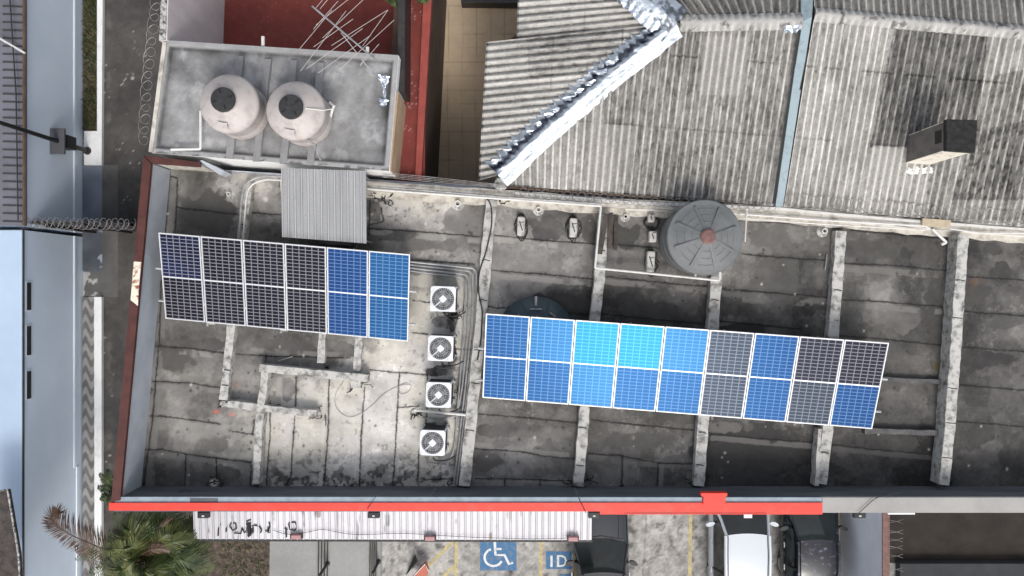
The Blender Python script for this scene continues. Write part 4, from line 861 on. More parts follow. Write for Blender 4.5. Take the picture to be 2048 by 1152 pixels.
def roofcol(base, contrast, seed, dirt=(), clean=(), warm=(1, .965, .895), mode=1):
    def f(X, Y, S, D, wave):
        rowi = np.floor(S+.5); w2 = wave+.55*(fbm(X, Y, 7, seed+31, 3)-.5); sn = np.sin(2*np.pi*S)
        if mode: l = base-6+40*sstep(.45, .98, w2)-12*sstep(-.5, -1, w2)-22*np.exp(-((wave-.1)/.35)**2)*(sn > 0)  # corrugation shading put into the colour: lit crests, shaded sides
        else: l = base+10+8*wave-58*np.exp(-((wave+1)/.30)**2)  # trough shade painted as a dark line along each row
        sh = vnoise(np.floor(S/5.2)*7.31+.5, np.floor(D/1.75+.2)*5.17+.5, seed+33); l = l+20*(sh-.5)
        l = l+9*(vnoise(rowi*.37+3, rowi*0+seed, seed)-.5)
        st = fbm(S*2.2, D*1.3, 1, seed+1, 5); l = l+56*(st-.5)+26*(fbm(X, Y, 6, seed+3, 4)-.5)+26*(fbm(X, Y, 80, seed+5, 4)-.5)
        sp = sstep(.56, .66, fbm(S*3.3, D*5.5, 1, seed+7, 5)); l = l-32*sp*(.45+.55*(wave < .3))*(.35+.65*fbm(X, Y, 60, seed+9))
        for pts, v, kk in dirt:
            d = inpoly(X+5*(fbm(X, Y, 12, seed+11)-.5), Y+7*(fbm(X, Y, 8, seed+12)-.5), pts); l = l+d*kk*(v-base)*(.7+.6*fbm(S*3, D*3, 1, seed+13, 5))-d*22*sstep(.5, .6, fbm(S*3, D*6, 1, seed+15, 4))
        for pts, v, kk in clean:
            d = inpoly(X, Y, pts); l = l*(1-d*kk)+d*kk*(v+contrast*wave+8*(fbm(X, Y, 9, seed+17)-.5))
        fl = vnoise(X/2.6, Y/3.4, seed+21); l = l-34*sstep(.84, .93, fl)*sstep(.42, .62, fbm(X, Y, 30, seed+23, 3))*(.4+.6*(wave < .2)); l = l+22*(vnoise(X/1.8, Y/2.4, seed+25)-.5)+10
        # overlap lines of the sheets
        for q in (1.75, 3.5):
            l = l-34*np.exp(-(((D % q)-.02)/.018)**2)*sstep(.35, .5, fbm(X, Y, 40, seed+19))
        return s2l(l)[..., None]*np.array(warm)*.92
    return f
def inpoly(X, Y, pts):
    ins = np.zeros(X.shape, bool); n = len(pts)
    for i in range(n):
        (x0, y0), (x1, y1) = pts[i], pts[(i+1) % n]
        if y0 == y1: continue
        c_ = ((y0 > Y) != (y1 > Y)) & (X < (x1-x0)*(Y-y0)/(y1-y0)+x0); ins ^= c_
    return ins.astype(float)
apex = np.array(P(1350, 46, ZG)); hip0 = np.array(P(992, 352, ZE)); PI_ = .19
# facet A lower and upper
A0, A1 = P(957, 362, ZE), P(973, 84, ZE)
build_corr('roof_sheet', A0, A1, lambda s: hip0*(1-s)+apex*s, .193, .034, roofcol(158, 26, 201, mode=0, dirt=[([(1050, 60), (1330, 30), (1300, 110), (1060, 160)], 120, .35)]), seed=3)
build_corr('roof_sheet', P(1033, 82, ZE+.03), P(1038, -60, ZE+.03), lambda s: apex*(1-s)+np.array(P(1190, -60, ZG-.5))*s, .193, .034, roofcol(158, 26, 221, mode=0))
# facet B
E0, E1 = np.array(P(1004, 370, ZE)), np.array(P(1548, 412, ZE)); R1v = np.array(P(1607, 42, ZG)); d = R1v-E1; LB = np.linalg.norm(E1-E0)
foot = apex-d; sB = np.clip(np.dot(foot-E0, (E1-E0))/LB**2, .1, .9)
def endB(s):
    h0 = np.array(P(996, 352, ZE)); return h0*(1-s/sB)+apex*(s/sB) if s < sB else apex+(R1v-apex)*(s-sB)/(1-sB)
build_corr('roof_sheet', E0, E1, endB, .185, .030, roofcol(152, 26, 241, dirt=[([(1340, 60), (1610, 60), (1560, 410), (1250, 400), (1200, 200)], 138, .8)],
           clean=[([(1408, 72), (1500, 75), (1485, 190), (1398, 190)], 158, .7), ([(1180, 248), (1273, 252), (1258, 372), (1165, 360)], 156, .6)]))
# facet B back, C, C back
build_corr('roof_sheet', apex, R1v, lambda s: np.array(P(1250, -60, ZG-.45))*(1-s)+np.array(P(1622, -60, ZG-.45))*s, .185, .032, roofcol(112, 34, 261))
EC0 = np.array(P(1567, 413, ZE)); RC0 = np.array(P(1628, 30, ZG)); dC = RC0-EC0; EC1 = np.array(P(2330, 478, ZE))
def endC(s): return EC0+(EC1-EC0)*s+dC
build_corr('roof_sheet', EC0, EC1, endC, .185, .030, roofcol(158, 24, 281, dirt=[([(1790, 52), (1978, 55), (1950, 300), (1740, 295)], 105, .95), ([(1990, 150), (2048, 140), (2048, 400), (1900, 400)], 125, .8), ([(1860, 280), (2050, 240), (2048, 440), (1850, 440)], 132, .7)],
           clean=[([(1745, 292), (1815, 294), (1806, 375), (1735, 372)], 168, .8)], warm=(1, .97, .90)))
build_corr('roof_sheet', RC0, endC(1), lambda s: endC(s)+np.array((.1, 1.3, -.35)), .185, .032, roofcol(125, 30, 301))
# ridge caps
def ridge(name, a, b_, w, seed):
    a, b_ = np.array(a), np.array(b_); L_ = np.linalg.norm(b_-a); n = int(L_/.03); m_ = 15; s = np.linspace(0, 1, n); tt = np.linspace(-1, 1, m_); S, T_ = np.meshgrid(s, tt)
    dr = (b_-a)/L_; pr = np.array([-dr[1], dr[0], 0]); W = a+(b_-a)*S[..., None]+pr*(T_*w/2)[..., None]; wave = np.cos(2*np.pi*S*L_/.185)
    W[..., 2] += .09-.13*np.abs(T_)**1.6+.03*wave*np.abs(T_)
    X, Y = W[..., 0]*80+1024, 576-W[..., 1]*80
    l = 172+22*wave*np.abs(T_)+55*(fbm(X, Y, 16, seed, 5)-.5)-60*sstep(.62, .7, fbm(X, Y, 10, seed+2, 4)); return grid_obj(name, W, s2l(l)[..., None]*np.array([1, .98, .93])*.9, M['sheet'], nr)
ridge('ridge_cap', apex+np.array((.1, 0, .02)), R1v+np.array((-.05, 0, .02)), .42, 311); ridge('ridge_cap', RC0+np.array((0, .02, .02)), endC(1)+np.array((0, .02, .02)), .36, 315)
# house body under the roofs
b = MB(); b.prism([P(1002, 376, ZE-.12), P(1548, 413, ZE-.12), P(2330, 476, ZE-.12), P(2330, -110, ZE-.12), P(1045, -110, ZE-.12), P(1045, 60, ZE-.12), P(990, 100, ZE-.12)], 0); b.build('house_wall', M['brown_wall'], nr)
# flashing between the roofs
b = MB(); b.add([P(1597, -60, ZG-.25), P(1628, -60, ZG-.25), P(1624, 34, ZG+.06), P(1566, 413, ZE+.10), P(1551, 413, ZE+.10), P(1603, 44, ZG+.06)], [(5, 4, 3, 2), (0, 5, 2, 1)])
q = [P(1603, 44, ZG+.06), P(1624, 34, ZG+.06), P(1566, 413, ZE+.10), P(1551, 413, ZE+.10)]
b = MB(); b.prism(q, [ZG-.1, ZG-.1, ZE-.1, ZE-.1]); q = [P(1601, -60, ZG-.25), P(1630, -60, ZG-.25), P(1624, 34, ZG+.06), P(1603, 44, ZG+.06)]; b.prism(q, [ZG-.5, ZG-.5, ZG-.12, ZG-.12]); b.build('flashing', M['flash'], nr)
b = MB(); b.ribbon([P(1600, 60, ZG+.03), P(1575, 220, ZG-.45), P(1547, 408, ZE+.06)], .06); b.build('tar_line', M['tar'], nr)
b = MB(); b.ribbon([P(1618, 95, ZG-.09), P(1600, 180, ZG-.33)], .035); b.build('tar_line', M['tar'], nr)
crumple('foil_patch', [(1565, 50), (1600, 48), (1592, 68), (1566, 66)], ZG, .06, 'foil', 'small silver foil patch on the ridge by the blue flashing', 'foil patch', 6)
# foil along the hip
def foil_strip(name, path, wl_, wr_, z, seed, par, n_across=16, jagl=.0):
    rs = np.random.RandomState(seed); pts = [np.array(P(x, y, zz_)) for (x, y), zz_ in zip(path, z)]
    seg = [np.linalg.norm(b_-a) for a, b_ in zip(pts[:-1], pts[1:])]; L_ = sum(seg); n = int(L_/.045); C_ = []
    for i in range(n+1):
        q = i/n*L_; k = 0
        while k < len(seg)-1 and q > seg[k]: q -= seg[k]; k += 1
        C_.append(pts[k]+(pts[k+1]-pts[k])*q/seg[k])
    C_ = np.array(C_); T0 = np.gradient(C_, axis=0); T0 /= np.linalg.norm(T0, axis=1)[:, None]; Nn = np.stack([-T0[:, 1], T0[:, 0], 0*T0[:, 0]], 1)
    a = np.arange(n+1)/n*L_; saw = (a/.19) % 1; jl = jagl*(1-saw)+.05*vnoise(a*3, a*0, seed); jr = .04*(vnoise(a*4, a*0+5, seed+1)-.5)
    v = np.linspace(-1, 1, n_across*2+1); W = np.zeros((n+1, len(v), 3))
    for j, vv in enumerate(v):
        off = np.where(vv > 0, vv*(wl_+jl), vv*(wr_+jr)); W[:, j] = C_+Nn*off[:, None]; W[:, j, 2] += .13-.16*abs(vv)-.03*(abs(vv) > .5)
    AA, VV = np.meshgrid(a, v, indexing='ij'); W[..., 2] += .075*(fbm(AA*1.6+VV*1.5, VV*2, 1, seed+3, 4)-.5)+.07*np.abs(fbm(AA*5, VV*2.5+AA*2, 1, seed+5, 4)-.5)
    W[..., 2] += .035*np.cos(2*np.pi*AA/.19*1.0)*np.clip(VV, 0, 1)**2
    return W
fo = empty('foil_flashing', P(1180, 200, ZE), 'long crumpled silver foil strip sealing the roof hip', 'foil flashing')
W = foil_strip('foil', [(996, 352), (1060, 290), (1200, 168), (1349, 48)], .33, .36, [ZE+.10, ZE+.28, ZE+.66, ZG+.10], 401, fo, jagl=.20)
mf = stain_mat('crumpled_foil', .34, .14, 9, .7, .5, 1.0); mf.node_tree.nodes['Bump'].inputs['Distance'].default_value = .06
AAr = np.linspace(0, 1, W.shape[0])[:, None]; VVr = np.linspace(-1, 1, W.shape[1])[None]
k = np.exp(-((VVr-.40+.35*(fbm(AAr*40, VVr*2+AAr*0, 1, 405, 4)-.5))/.22)**4)*(.70+.5*fbm(AAr*80, VVr*3, 1, 407, 4))
cf = np.array([.80, .87, .93])[None, None]*(.50+.55*fbm(AAr*60+VVr*3, VVr*4+AAr*20, 1, 409, 5)[..., None]) if True else np.array([.88, .93, .97])[None, None]; cf = cf*(1-k[..., None])+np.array([.05, .055, .08])*k[..., None]
grid_obj('hip_strip', W, cf, mf, fo, False)
W = foil_strip('foil', [(1352, 50), (1310, 18), (1270, -20), (1240, -60)], .45, .5, [ZG+.12, ZG+.06, ZG-.1, ZG-.3], 421, fo, jagl=.06)
k = sstep(.52, .62, fbm(np.linspace(0, 1, W.shape[0])[:, None]*14+VVr, VVr*3, 1, 427, 4))
grid_obj('hip_strip', W, np.array([.85, .91, .98])[None, None]*(1-.7*k[..., None]), mf, fo, False)
for i in range(12):
    t_ = .06+.9*i/16+random.uniform(-.02, .02); x, y = 996+(1349-996)*t_-16+random.uniform(-3, 3), 352+(48-352)*t_-14; zz_ = ZE+.07+(ZG-ZE)*t_
    crumple('loose_flap', [(x-13-random.uniform(0, 10), y-1), (x+14, y-8), (x+15, y+1), (x-11, y+6)], zz_, .02, 'foil', 'x'*i, 'b', 4, fo)
lump(1000, 366, .2, ZE, 'beam')
# ------------------------------------------------------------------ chimney
ZC = ZE+.28
ch = empty('chimney', P(1850, 325, ZC), 'short square chimney with sooty black top on the right hand corrugated roof', 'chimney')
base = [P(1893, 238, 7.15), P(1955, 240, 7.15), P(1950, 305, 7.15), P(1893, 301, 7.15)]
top = base; zt = 7.15
b = MB(); n = 4; ins = [p+((sum(base, Vector())/4)-p)*.06 for p in base]; b.prism([Vector((p.x, p.y, zt-.12)) for p in ins], ZC-.2); shaft = b.build('shaft', M['chim_face'], ch)
b = MB(); b.prism([Vector((ins[0].x-.004, ins[0].y-.02, zt-.13)), Vector((ins[0].x+.01, ins[0].y-.02, zt-.13)), Vector((ins[3].x+.01, ins[3].y+.01, zt-.13)), Vector((ins[3].x-.004, ins[3].y+.01, zt-.13))], ZC-.2); b.build('shaded_side', M['chim_shade'], shaft)
b = MB(); b.prism(base, zt-.14); b.build('cap', M['chim'], ch, bevel=.015)
b = MB(); cc = sum(ins, Vector())/4; b.box((ins[0].x-.006, (ins[0].y+ins[3].y)/2+.02, zt-.36), (.02, .3, .26)); b.build('vent_opening', M['tar'], shaft)
crumple('foil_patch', [(1808, 334), (1866, 336), (1864, 349), (1811, 347)], ZC-.05, .06, 'white', 'white sealing patch at the foot of the chimney', 'foil patch', 6)
# ------------------------------------------------------------------ razor wire
def coil(name, pts, rad, pitch, label, r=.008, tilt=.5, flat=1.0):
    pts = [Vector(p) for p in pts]; out = []; a = 0
    for p0, p1 in zip(pts[:-1], pts[1:]):
        L_ = (p1-p0).length; n = int(L_/pitch*14); t = (p1-p0).normalized(); s = t.cross(Vector((0, 0, 1))).normalized(); u = s.cross(t)
        for i in range(n):
            a += 2*math.pi/14; q = lerp(p0, p1, i/n); rr = rad*(1+.12*math.sin(a*.37)); out.append(q+s*math.cos(a)*rr+t*math.sin(a)*rr*flat+u*(rad*tilt*(1+math.sin(a*1.0))))
    b = MB(); b.tube(out, r, 4, False); return tag(b.build(name, M['wire']), label, 'razor wire', 'coils of razor wire')
coil('razor_wire', [P(316, -20, 6.3), P(305, 70, 6.2), P(295, 160, 5.9), P(287, 290, 5.7)], .13, .27, 'loose razor wire coil hanging outside the tank building over the alley', .006, .3, 1.3)
coil('razor_wire', [P(1040, 386, ZR+.38), P(1300, 404, ZR+.38), P(1545, 416, ZR+.4)], .12, .19, 'razor wire coil on the rear wall below the hipped roof', .008)
coil('razor_wire', [P(1555, 400, ZE+.05), P(1800, 418, ZE+.05), P(2080, 440, ZE+.05)], .17, .20, 'razor wire coil lying along the eave of the right hand roof', .008)
coil('razor_wire', [P(40, 446, 2.7), P(150, 448, 2.7), P(268, 449, 2.7)], .16, .17, 'razor wire coil on the dark gate across the alley', .008)
b = MB()
for dy in (0, 3, 6, -3):
    b.tube([P(765, 348+dy, 5.3), P(850, 356+dy*1.1, 5.2), P(1010, 372+dy*.6, 5.2)], .008, 4)
tag(b.build('overhead_wires', M['wire']), 'strands of wire spanning the patio gap at the rear wall', 'wire')
# ------------------------------------------------------------------ west side: alley, wall building
XW = (165-1024)*H/F
wb = empty('street_wall_building', (XW-4, 0, 0), 'long pale blue walled building along the alley', 'building')
yT = P(0, -150, 0).y; y1 = P(0, 452, 2.9).y; y2 = P(0, 462, 2.6).y; yB = P(0, 1350, 0).y
b = MB(); b.prism([(XW, yT, 2.88), (XW, y1, 2.88), (XW-9, y1, 2.88), (XW-9, yT, 2.88)], 0); b.prism([(XW, y2, 2.98), (XW, yB, 2.98), (XW-9, yB, 2.98), (XW-9, y2, 2.98)], 0)
b.build('wall', M['street_wall'], wb); b = MB(); b.prism([(XW-.02, y2-.02, 3.0), (XW-.02, yB, 3.0), (XW-9, yB, 3.0), (XW-9, y2-.02, 3.0)], 2.985); b.build('flat_roof', M['street_roof'], wb)
b = MB(); b.prism([(XW+.03, yT, .50), (XW+.03, y1, .50), (XW, y1, .50), (XW, yT, .50)], .40)
yj = P(0, 935, .45).y
b.prism([(XW+.03, y2, .50), (XW+.03, yj, .50), (XW, yj, .50), (XW, y2, .50)], .40); b.prism([(XW+.03, yj, .36), (XW+.03, yB, .36), (XW, yB, .36), (XW, yj, .36)], .22); b.build('ledge', M['ledge'], wb)
for ya, yb in ((565, 620), (652, 710), (742, 797)):
    a, c = P(0, ya, 2.7).y, P(0, yb, 2.7).y
    b = MB(); b.prism([(XW+.02, a+.03, 2.86), (XW+.02, c-.03, 2.86), (XW, c-.03, 2.86), (XW, a+.03, 2.86)], 2.62); b.build('vent_frame', M['ledge'], wb)
    b = MB(); b.prism([(XW+.026, a, 2.84), (XW+.026, c, 2.84), (XW, c, 2.84), (XW, a, 2.84)], 2.65); b.build('vent_slot', M['dark'], wb)
b = MB(); b.tube([(XW+.02, y2, 2.99), (XW+.02, yB, 2.99)], .03, 6); b.build('roof_edge_pipe', M['dark'], wb)
# dark slatted roof, upper part
dr = MB(); n = 44
for i in range(n):
    y = yT+(y1-yT)*(i+.5)/n; dr.prism([(XW-.02, y+.018, 2.965), (XW-.02, y-.018, 2.965), (XW-.6, y+.0, 2.965), (XW-.6, y+.036, 2.965)], 2.92)
dr.build('roof_slats', M['darkslat'], wb)
b = MB(); b.prism([(XW+.06, yT, 2.935), (XW+.06, y1, 2.935), (XW-9, y1, 2.935), (XW-9, yT, 2.935)], 2.89); b.build('dark_roof', M['darkroof'], wb)
b = MB(); b.tube([(XW+.05, yT, 3.0), (XW+.05, y1, 3.0)], .05, 6); b.build('gutter', M['brown_wall'], wb)
b = MB(); b.tube([P(18, -30, 3.1), P(32, 190, 3.1), P(36, 440, 3.1)], .02, 5); b.build('roof_cable', M['cable'], wb)
b = MB(); b.tube([P(0, 77, 3.1), P(50, 106, 3.1)], .03, 5); b.build('roof_pipe', M['pvc'], wb)
# lower-left mossy roof
b = MB(); b.prism([P(-60, 992, 4.4), P(14, 980, 4.4), P(36, 1110, 4.4), P(40, 1200, 4.4), P(-60, 1200, 4.4)], 4.25)
e = empty('mossy_roof', P(-10, 1080, 3), 'mossy brown roof corner at the bottom left of the view', 'roof'); b.build('roof', M['wood'], e)
b = MB(); b.tube([P(-60, 990, 4.42), P(15, 979, 4.42), P(37, 1110, 4.42), P(41, 1200, 4.42)], .03, 5); b.build('edge_trim', M['brickmoss'], e)
# pavement strips
kz = [(196, 206)]
b = MB(); b.prism([P(194, -120, .14), P(206, -120, .14), P(203, 330, .14), P(168, 330, .14), P(168, 262, .14), P(194, 262, .14)], 0); tag(b.build('kerb', M['white']), kind='structure')
b = MB(); b.prism([P(188, 594, .14), P(203, 594, .14), P(203, 1220, .14), P(189, 1220, .14)], 0); tag(b.build('kerb', M['white']), kind='structure')
sheet('planting_strip', [(166, -120), (195, -120), (195, 263), (166, 263)], .03, M['soil'])
W, X, Y = flat_grid(165, 189, 594, 1260, .06, .022)
wv = np.sin((X-165)/24*2*np.pi*.5+0) ; ph = Y/14.5+1.25*np.sin((X-165)/24*2*np.pi)
l = 118+38*np.sin(ph*1.0)*1.0+30*(fbm(X, Y, 12, 501, 4)-.5); l = 112+44*sstep(-.25, .25, np.sin(2*np.pi*(Y/29.0)+2.2*np.sin((X-165)/24*np.pi*2)))+40*(fbm(X, Y, 14, 503, 4)-.5)
tag(grid_obj('patterned_pavement', W, s2l(l)[..., None]*np.array([1, .97, .93])*.9, M['paintfloor']), kind='structure')
W, X, Y = flat_grid(165, 236, 330, 594, .02, .03)
l = 96+50*(fbm(X, Y, 40, 511, 5)-.5)+38*(X < 204)*(Y < 445); l += 80*(X < 205)*sstep(.56, .6, fbm(X, Y, 26, 513, 5))*(Y > 455); cc = np.where(((X < 204)*((Y < 445)|(fbm(X, Y, 60, 515) > .48)))[..., None] > .5, np.array([.82, .95, 1.15]), np.array([1, .98, .95]))
tag(grid_obj('alley_paving', W, s2l(l)[..., None]*cc*.85, M['paintfloor']), kind='structure')
W, X, Y = flat_grid(203, 330, -130, 1300, .012, .05)
l = 78+42*(fbm(X, Y, 90, 521, 5)-.5)+22*(fbm(X, Y, 12, 523, 4)-.5)+9*(vnoise(X/2.4, Y/2.4, 525)-.5); l -= 24*np.exp(-((X-205)/5)**2)*sstep(.4, .6, fbm(X, Y, 20, 527)); l += 40*np.exp(-((X-219)/7)**2)*sstep(.5, .62, fbm(X, Y, 26, 529))*.5
l += 90*sstep(.86, .9, vnoise(X/3.1, Y/3.1, 531))*sstep(.55, .65, fbm(X, Y, 40, 533))
tag(grid_obj('alley', W, s2l(l)[..., None]*np.array([1, .93, .865])*.9, M['paintfloor']), kind='structure')
# grass tufts
b = MB()
for i in range(2600):
    x = random.uniform(169, 193); y = random.uniform(-60, 260)
    if random.random() > (.95 if y < 120 or y > 200 else .5): continue
    p = P(x, y, .03); a = random.uniform(0, 6.28); L_ = random.uniform(.04, .13); d = Vector((math.cos(a), math.sin(a), 0)); n = Vector((-d.y, d.x, 0))*.018; hh = random.uniform(.03, .16)
    b.add([p-n, p+n, p+d*L_+Vector((0, 0, hh))], [(0, 1, 2)])
tag(b.build('grass', M['weed']), 'patchy grass and weeds in the narrow planting strip', 'grass', kind='stuff')
b = MB()
for i in range(600):
    x = random.uniform(440, 535); y = random.uniform(1080, 1180); 
    if random.random() > .55: continue
    p = P(x, y, .02); a = random.uniform(0, 6.28); L_ = random.uniform(.04, .14); d = Vector((math.cos(a), math.sin(a), 0)); n = Vector((-d.y, d.x, 0))*.02
    b.add([p-n, p+n, p+d*L_+Vector((0, 0, random.uniform(.01, .12)))], [(0, 1, 2)])
tag(b.build('ground_cover', M['weed']), 'sparse weeds on the bare soil bed', 'weeds', kind='stuff')
# gate across the alley
gt = empty('alley_gate', P(215, 460, 0), 'dark sheet metal gate across the alley under razor wire', 'gate')
b = MB(); a = P(46, 447, 2.6); c = P(272, 452, 2.6); b.prism([a, c, c+Vector((0, .08, 0)), a+Vector((0, .08, 0))], .05); b.build('gate_leaf', M['dark'], gt)
for x in (90, 170, 262):
    q = P(x, 449, 2.65); b = MB(); b.box((q.x, q.y, 1.3), (.1, .14, 2.6)); b.build('gate_post', M['dark'], gt)
for i in range(16):
    b = MB(); x = 50+i*14; q = P(x, 448, 2.6); b.tube([q, q+Vector((random.uniform(-.03, .03), .05, .3))], .008, 4); b.build('spike', M['wire'], gt)
# street lamp
lp = empty('street_lamp', P(176, 302, .1), 'black street lamp leaning past a box on its pole beside the white kerb', 'street lamp'); p = P(176, 302, .1)
hp = 4.5; b = MB(); b.tube([p, (p.x, p.y, 1.2), (p.x, p.y, hp)], [.075, .07, .055], 12); b.build('pole', M['black'], lp, True)
b = MB(); b.lathe(p, [(.0, .16), (.09, .15), (.14, .02), (.14, 0)], 16); b.build('base_flange', M['black'], lp, True)
b = MB(); b.box((p.x+.0, p.y+.05, 1.25), (.30, .40, .5)); b.build('control_box', M['black'], lp, bevel=.01)
b = MB(); b.box((p.x-.0, p.y+.0, 1.72), (.44, .78, .08)); b.build('lamp_hood', M['hood'], lp, bevel=.01)
b = MB(); b.lathe((p.x, p.y, hp), [(0, .12), (.08, .09), (.10, 0), (0, -.02)], 16); b.build('lamp_head', M['galv'], lp, True)
# ------------------------------------------------------------------ front awning
ZA = 4.15
aw = empty('front_awning', P(785, 1050, ZA), 'long white corrugated awning with black squiggles below the red coping', 'awning')
E0, E1 = np.array(P(389, 1078, ZA)), np.array(P(1183, 1080, ZA)); dv = np.array((0, 1.28, .10))
def awcol(X, Y, S, D, wave):
    l = 232+14*(fbm(X, Y, 60, 601)-.5)+10*(fbm(X, Y, 8, 603)-.5)
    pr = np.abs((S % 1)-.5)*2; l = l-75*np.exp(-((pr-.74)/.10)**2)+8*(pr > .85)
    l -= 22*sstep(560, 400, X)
    st = sstep(.66, .74, fbm(S*1.3, D*.7, 1, 605, 4)); l -= 70*st*sstep(.35, .6, fbm(X, Y, 30, 607))
    c_ = s2l(l)[..., None]*np.array([.97, .95, .985])*.82
    k = (inpoly(X+2*(fbm(X, Y, 5, 609)-.5), Y, [(633, 1020), (642, 1020), (641, 1036), (634, 1036)])*.7+inpoly(X+2*(fbm(X, Y, 5, 609)-.5), Y, [(978, 1066), (984, 1064), (984, 1080), (978, 1080)])*.6)[..., None]
    for x_, y_, h_ in ((1015, 1022, 22), (1022, 1022, 26), (1042, 1022, 16), (1062, 1022, 12), (912, 1040, 9)):
        k = np.maximum(k, (np.exp(-((X-x_)/1.6)**2)*sstep(y_+h_, y_+h_*.4, Y)*sstep(y_-4, y_, Y)*.6)[..., None])
    return c_*(1-k)+np.array([.20, .13, .10])*k
W_ = None
def build_aw():
    L_ = np.linalg.norm(E1-E0); pitch = .175; ns = int(L_/pitch*12); s = np.linspace(0, 1, ns); tt = np.linspace(0, 1, 40)
    W = (E0[None]+(E1-E0)[None]*s[:, None])[None]+dv*tt[:, None, None]; S = np.broadcast_to(s*L_/pitch, W.shape[:2]); D = np.broadcast_to(tt[:, None]*1.28, W.shape[:2])
    pr = np.abs((S % 1)-.5)*2; W = W.copy(); W[..., 2] += .03*sstep(.66, .86, pr); kz = (H-W[..., 2])/F
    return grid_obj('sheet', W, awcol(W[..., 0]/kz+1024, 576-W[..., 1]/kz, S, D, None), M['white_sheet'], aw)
build_aw()
b = MB(); b.prism([P(387, 1079, ZA-.005), P(1185, 1081, ZA-.005), P(1185, 1084.5, ZA-.005), P(387, 1082.5, ZA-.005)], ZA-.16); b.build('fascia', M['dark'], aw)
b = MB(); b.prism([P(386, 1020, ZA+.05), P(389, 1020, ZA+.05), P(390, 1080, ZA), P(387, 1080, ZA)], ZA-.1); b.build('end_trim', M['dark'], aw)
for x in (520, 760, 1000, 1160):
    q = P(x, 1078, ZA-.05); b = MB(); b.tube([q, Vector((q.x, -5.62, ZA-.9))], .025, 6); b.build('bracket', M['dark'], aw)
# squiggle of black mastic on the awning
sq = MB(); za_ = ZA+.055
for pts in ([(441, 1047), (437, 1058), (436, 1072)], [(453, 1052), (452, 1064)], [(459, 1052), (463, 1045), (471, 1047), (473, 1057), (466, 1061), (459, 1053)], [(468, 1066), (482, 1067), (484, 1056)], [(484, 1056), (489, 1066), (493, 1060)],
            [(490, 1044), (502, 1039), (503, 1046), (492, 1047)], [(497, 1048), (499, 1070), (495, 1072)], [(503, 1050), (504, 1066)], [(508, 1050), (519, 1053), (523, 1060), (521, 1066)], [(530, 1062), (537, 1062), (540, 1052), (538, 1044)], [(536, 1054), (536, 1066), (541, 1064)],
            [(577, 1046), (590, 1044), (594, 1053), (590, 1061), (580, 1059), (577, 1047)], [(572, 1060), (573, 1075)], [(568, 1055), (575, 1060)]):
    q = [P(x, y, za_) for x, y in pts]; w_ = .055 if pts[0][0] in (497, 503) else .022
    sq.ribbon(q, w_*1.9)
for i in range(6): q = P(496+i % 2*4, 1048+i*4, za_+.003); sq.box(q, (.13, .02, .004), .1)
sq.build('mastic_squiggle', M['tar'], aw)
tag(MB().tube(rnd([(545, 1060), (575, 1070), (610, 1066), (645, 1057), (680, 1066), (720, 1070), (800, 1066), (850, 1069)], ZA+.07, 4, 30), .007, 4).build('awning_cable', M['cable']), 'thin wavy cable lying along the white awning', 'cable')
tag(MB().tube(rnd([(866, 1070), (930, 1074), (1060, 1078), (1142, 1076)], ZA+.07, 4, 30), .007, 4).build('awning_cable', M['cable']), 'thin cable along the right part of the white awning edge', 'cable')
for x, y, lab in ((593, 1073, 'faded pink floodlight on the awning edge below the squiggles'), (860, 1076, 'faded pink floodlight at the middle of the awning edge'), (1146, 1077, 'faded pink floodlight near the right end of the awning')):
    e = empty('floodlight', P(x, y, ZA), lab, 'floodlight', 'pink floodlights on the awning edge'); q = P(x, y, ZA+.12)
    b = MB(); b.box(q, (.26, .11, .14)); b.build('housing', M['pink'], e, bevel=.015); b = MB(); b.box((q.x, q.y-.03, q.z-.05), (.32, .05, .03)); b.box((q.x-.15, q.y, q.z-.02), (.02, .12, .12)); b.box((q.x+.15, q.y, q.z-.02), (.02, .12, .12)); b.build('bracket', M['black'], e)
for x, lab in ((408, 'black floodlight over the left end of the awning'), (748, 'black floodlight over the middle of the awning'), (1188, 'black floodlight over the right end of the awning'), (1718, 'black floodlight below the grey coping')):
    e = empty('floodlight', P(x, 1030, ZP-.3), lab, 'floodlight', 'black floodlights under the coping'); q = P(x, 1029, ZP-.14)
    b = MB(); b.box(q, (.30, .16, .12)); b.build('housing', M['black'], e, bevel=.02); b = MB(); b.box((q.x, q.y-.02, q.z+.066), (.06, .03, .012)); b.build('gear_label', M['lamp'], e)
    b = MB(); b.box((q.x, q.y+.12, q.z-.05), (.08, .2, .04)); b.build('arm', M['black'], e)
    b = MB()
    for i in range(6): b.box((q.x-.11+i*.045, q.y-.02, q.z+.063), (.008, .12, .008))
    b.build('cooling_fin', M['dark'], e)
# ------------------------------------------------------------------ right yard
yw = empty('yard_wall', P(1725, 1100, 0), 'pale grey yard wall with a brown top beside the parked cars', 'wall')
xw = (1765-1024)*(H-2.8)/F
b = MB(); b.prism([(xw, -5.62, 2.78), (xw+.19, -5.62, 2.78), (xw+.19, -14, 2.78), (xw, -14, 2.78)], 0); b.build('wall_face', M['yard_paint'], yw)
b = MB(); b.prism([(xw-.005, -5.62, 2.82), (xw+.2, -5.62, 2.82), (xw+.2, -14, 2.82), (xw-.005, -14, 2.82)], 2.77); b.build('brown_top', M['redcap'], yw)
sheet('yard', [(1690, 1000), (2400, 1000), (2400, 1126), (1690, 1126)], .012, M['yard'])
b = MB(); b.prism([P(1800, 1127, .3), P(2400, 1127, .3), P(2400, 1260, .3), P(1800, 1260, .3)], 0); tag(b.build('low_outbuilding', M['slate'], None, bevel=.02), 'dark grey low roof at the bottom right of the yard', 'outbuilding')
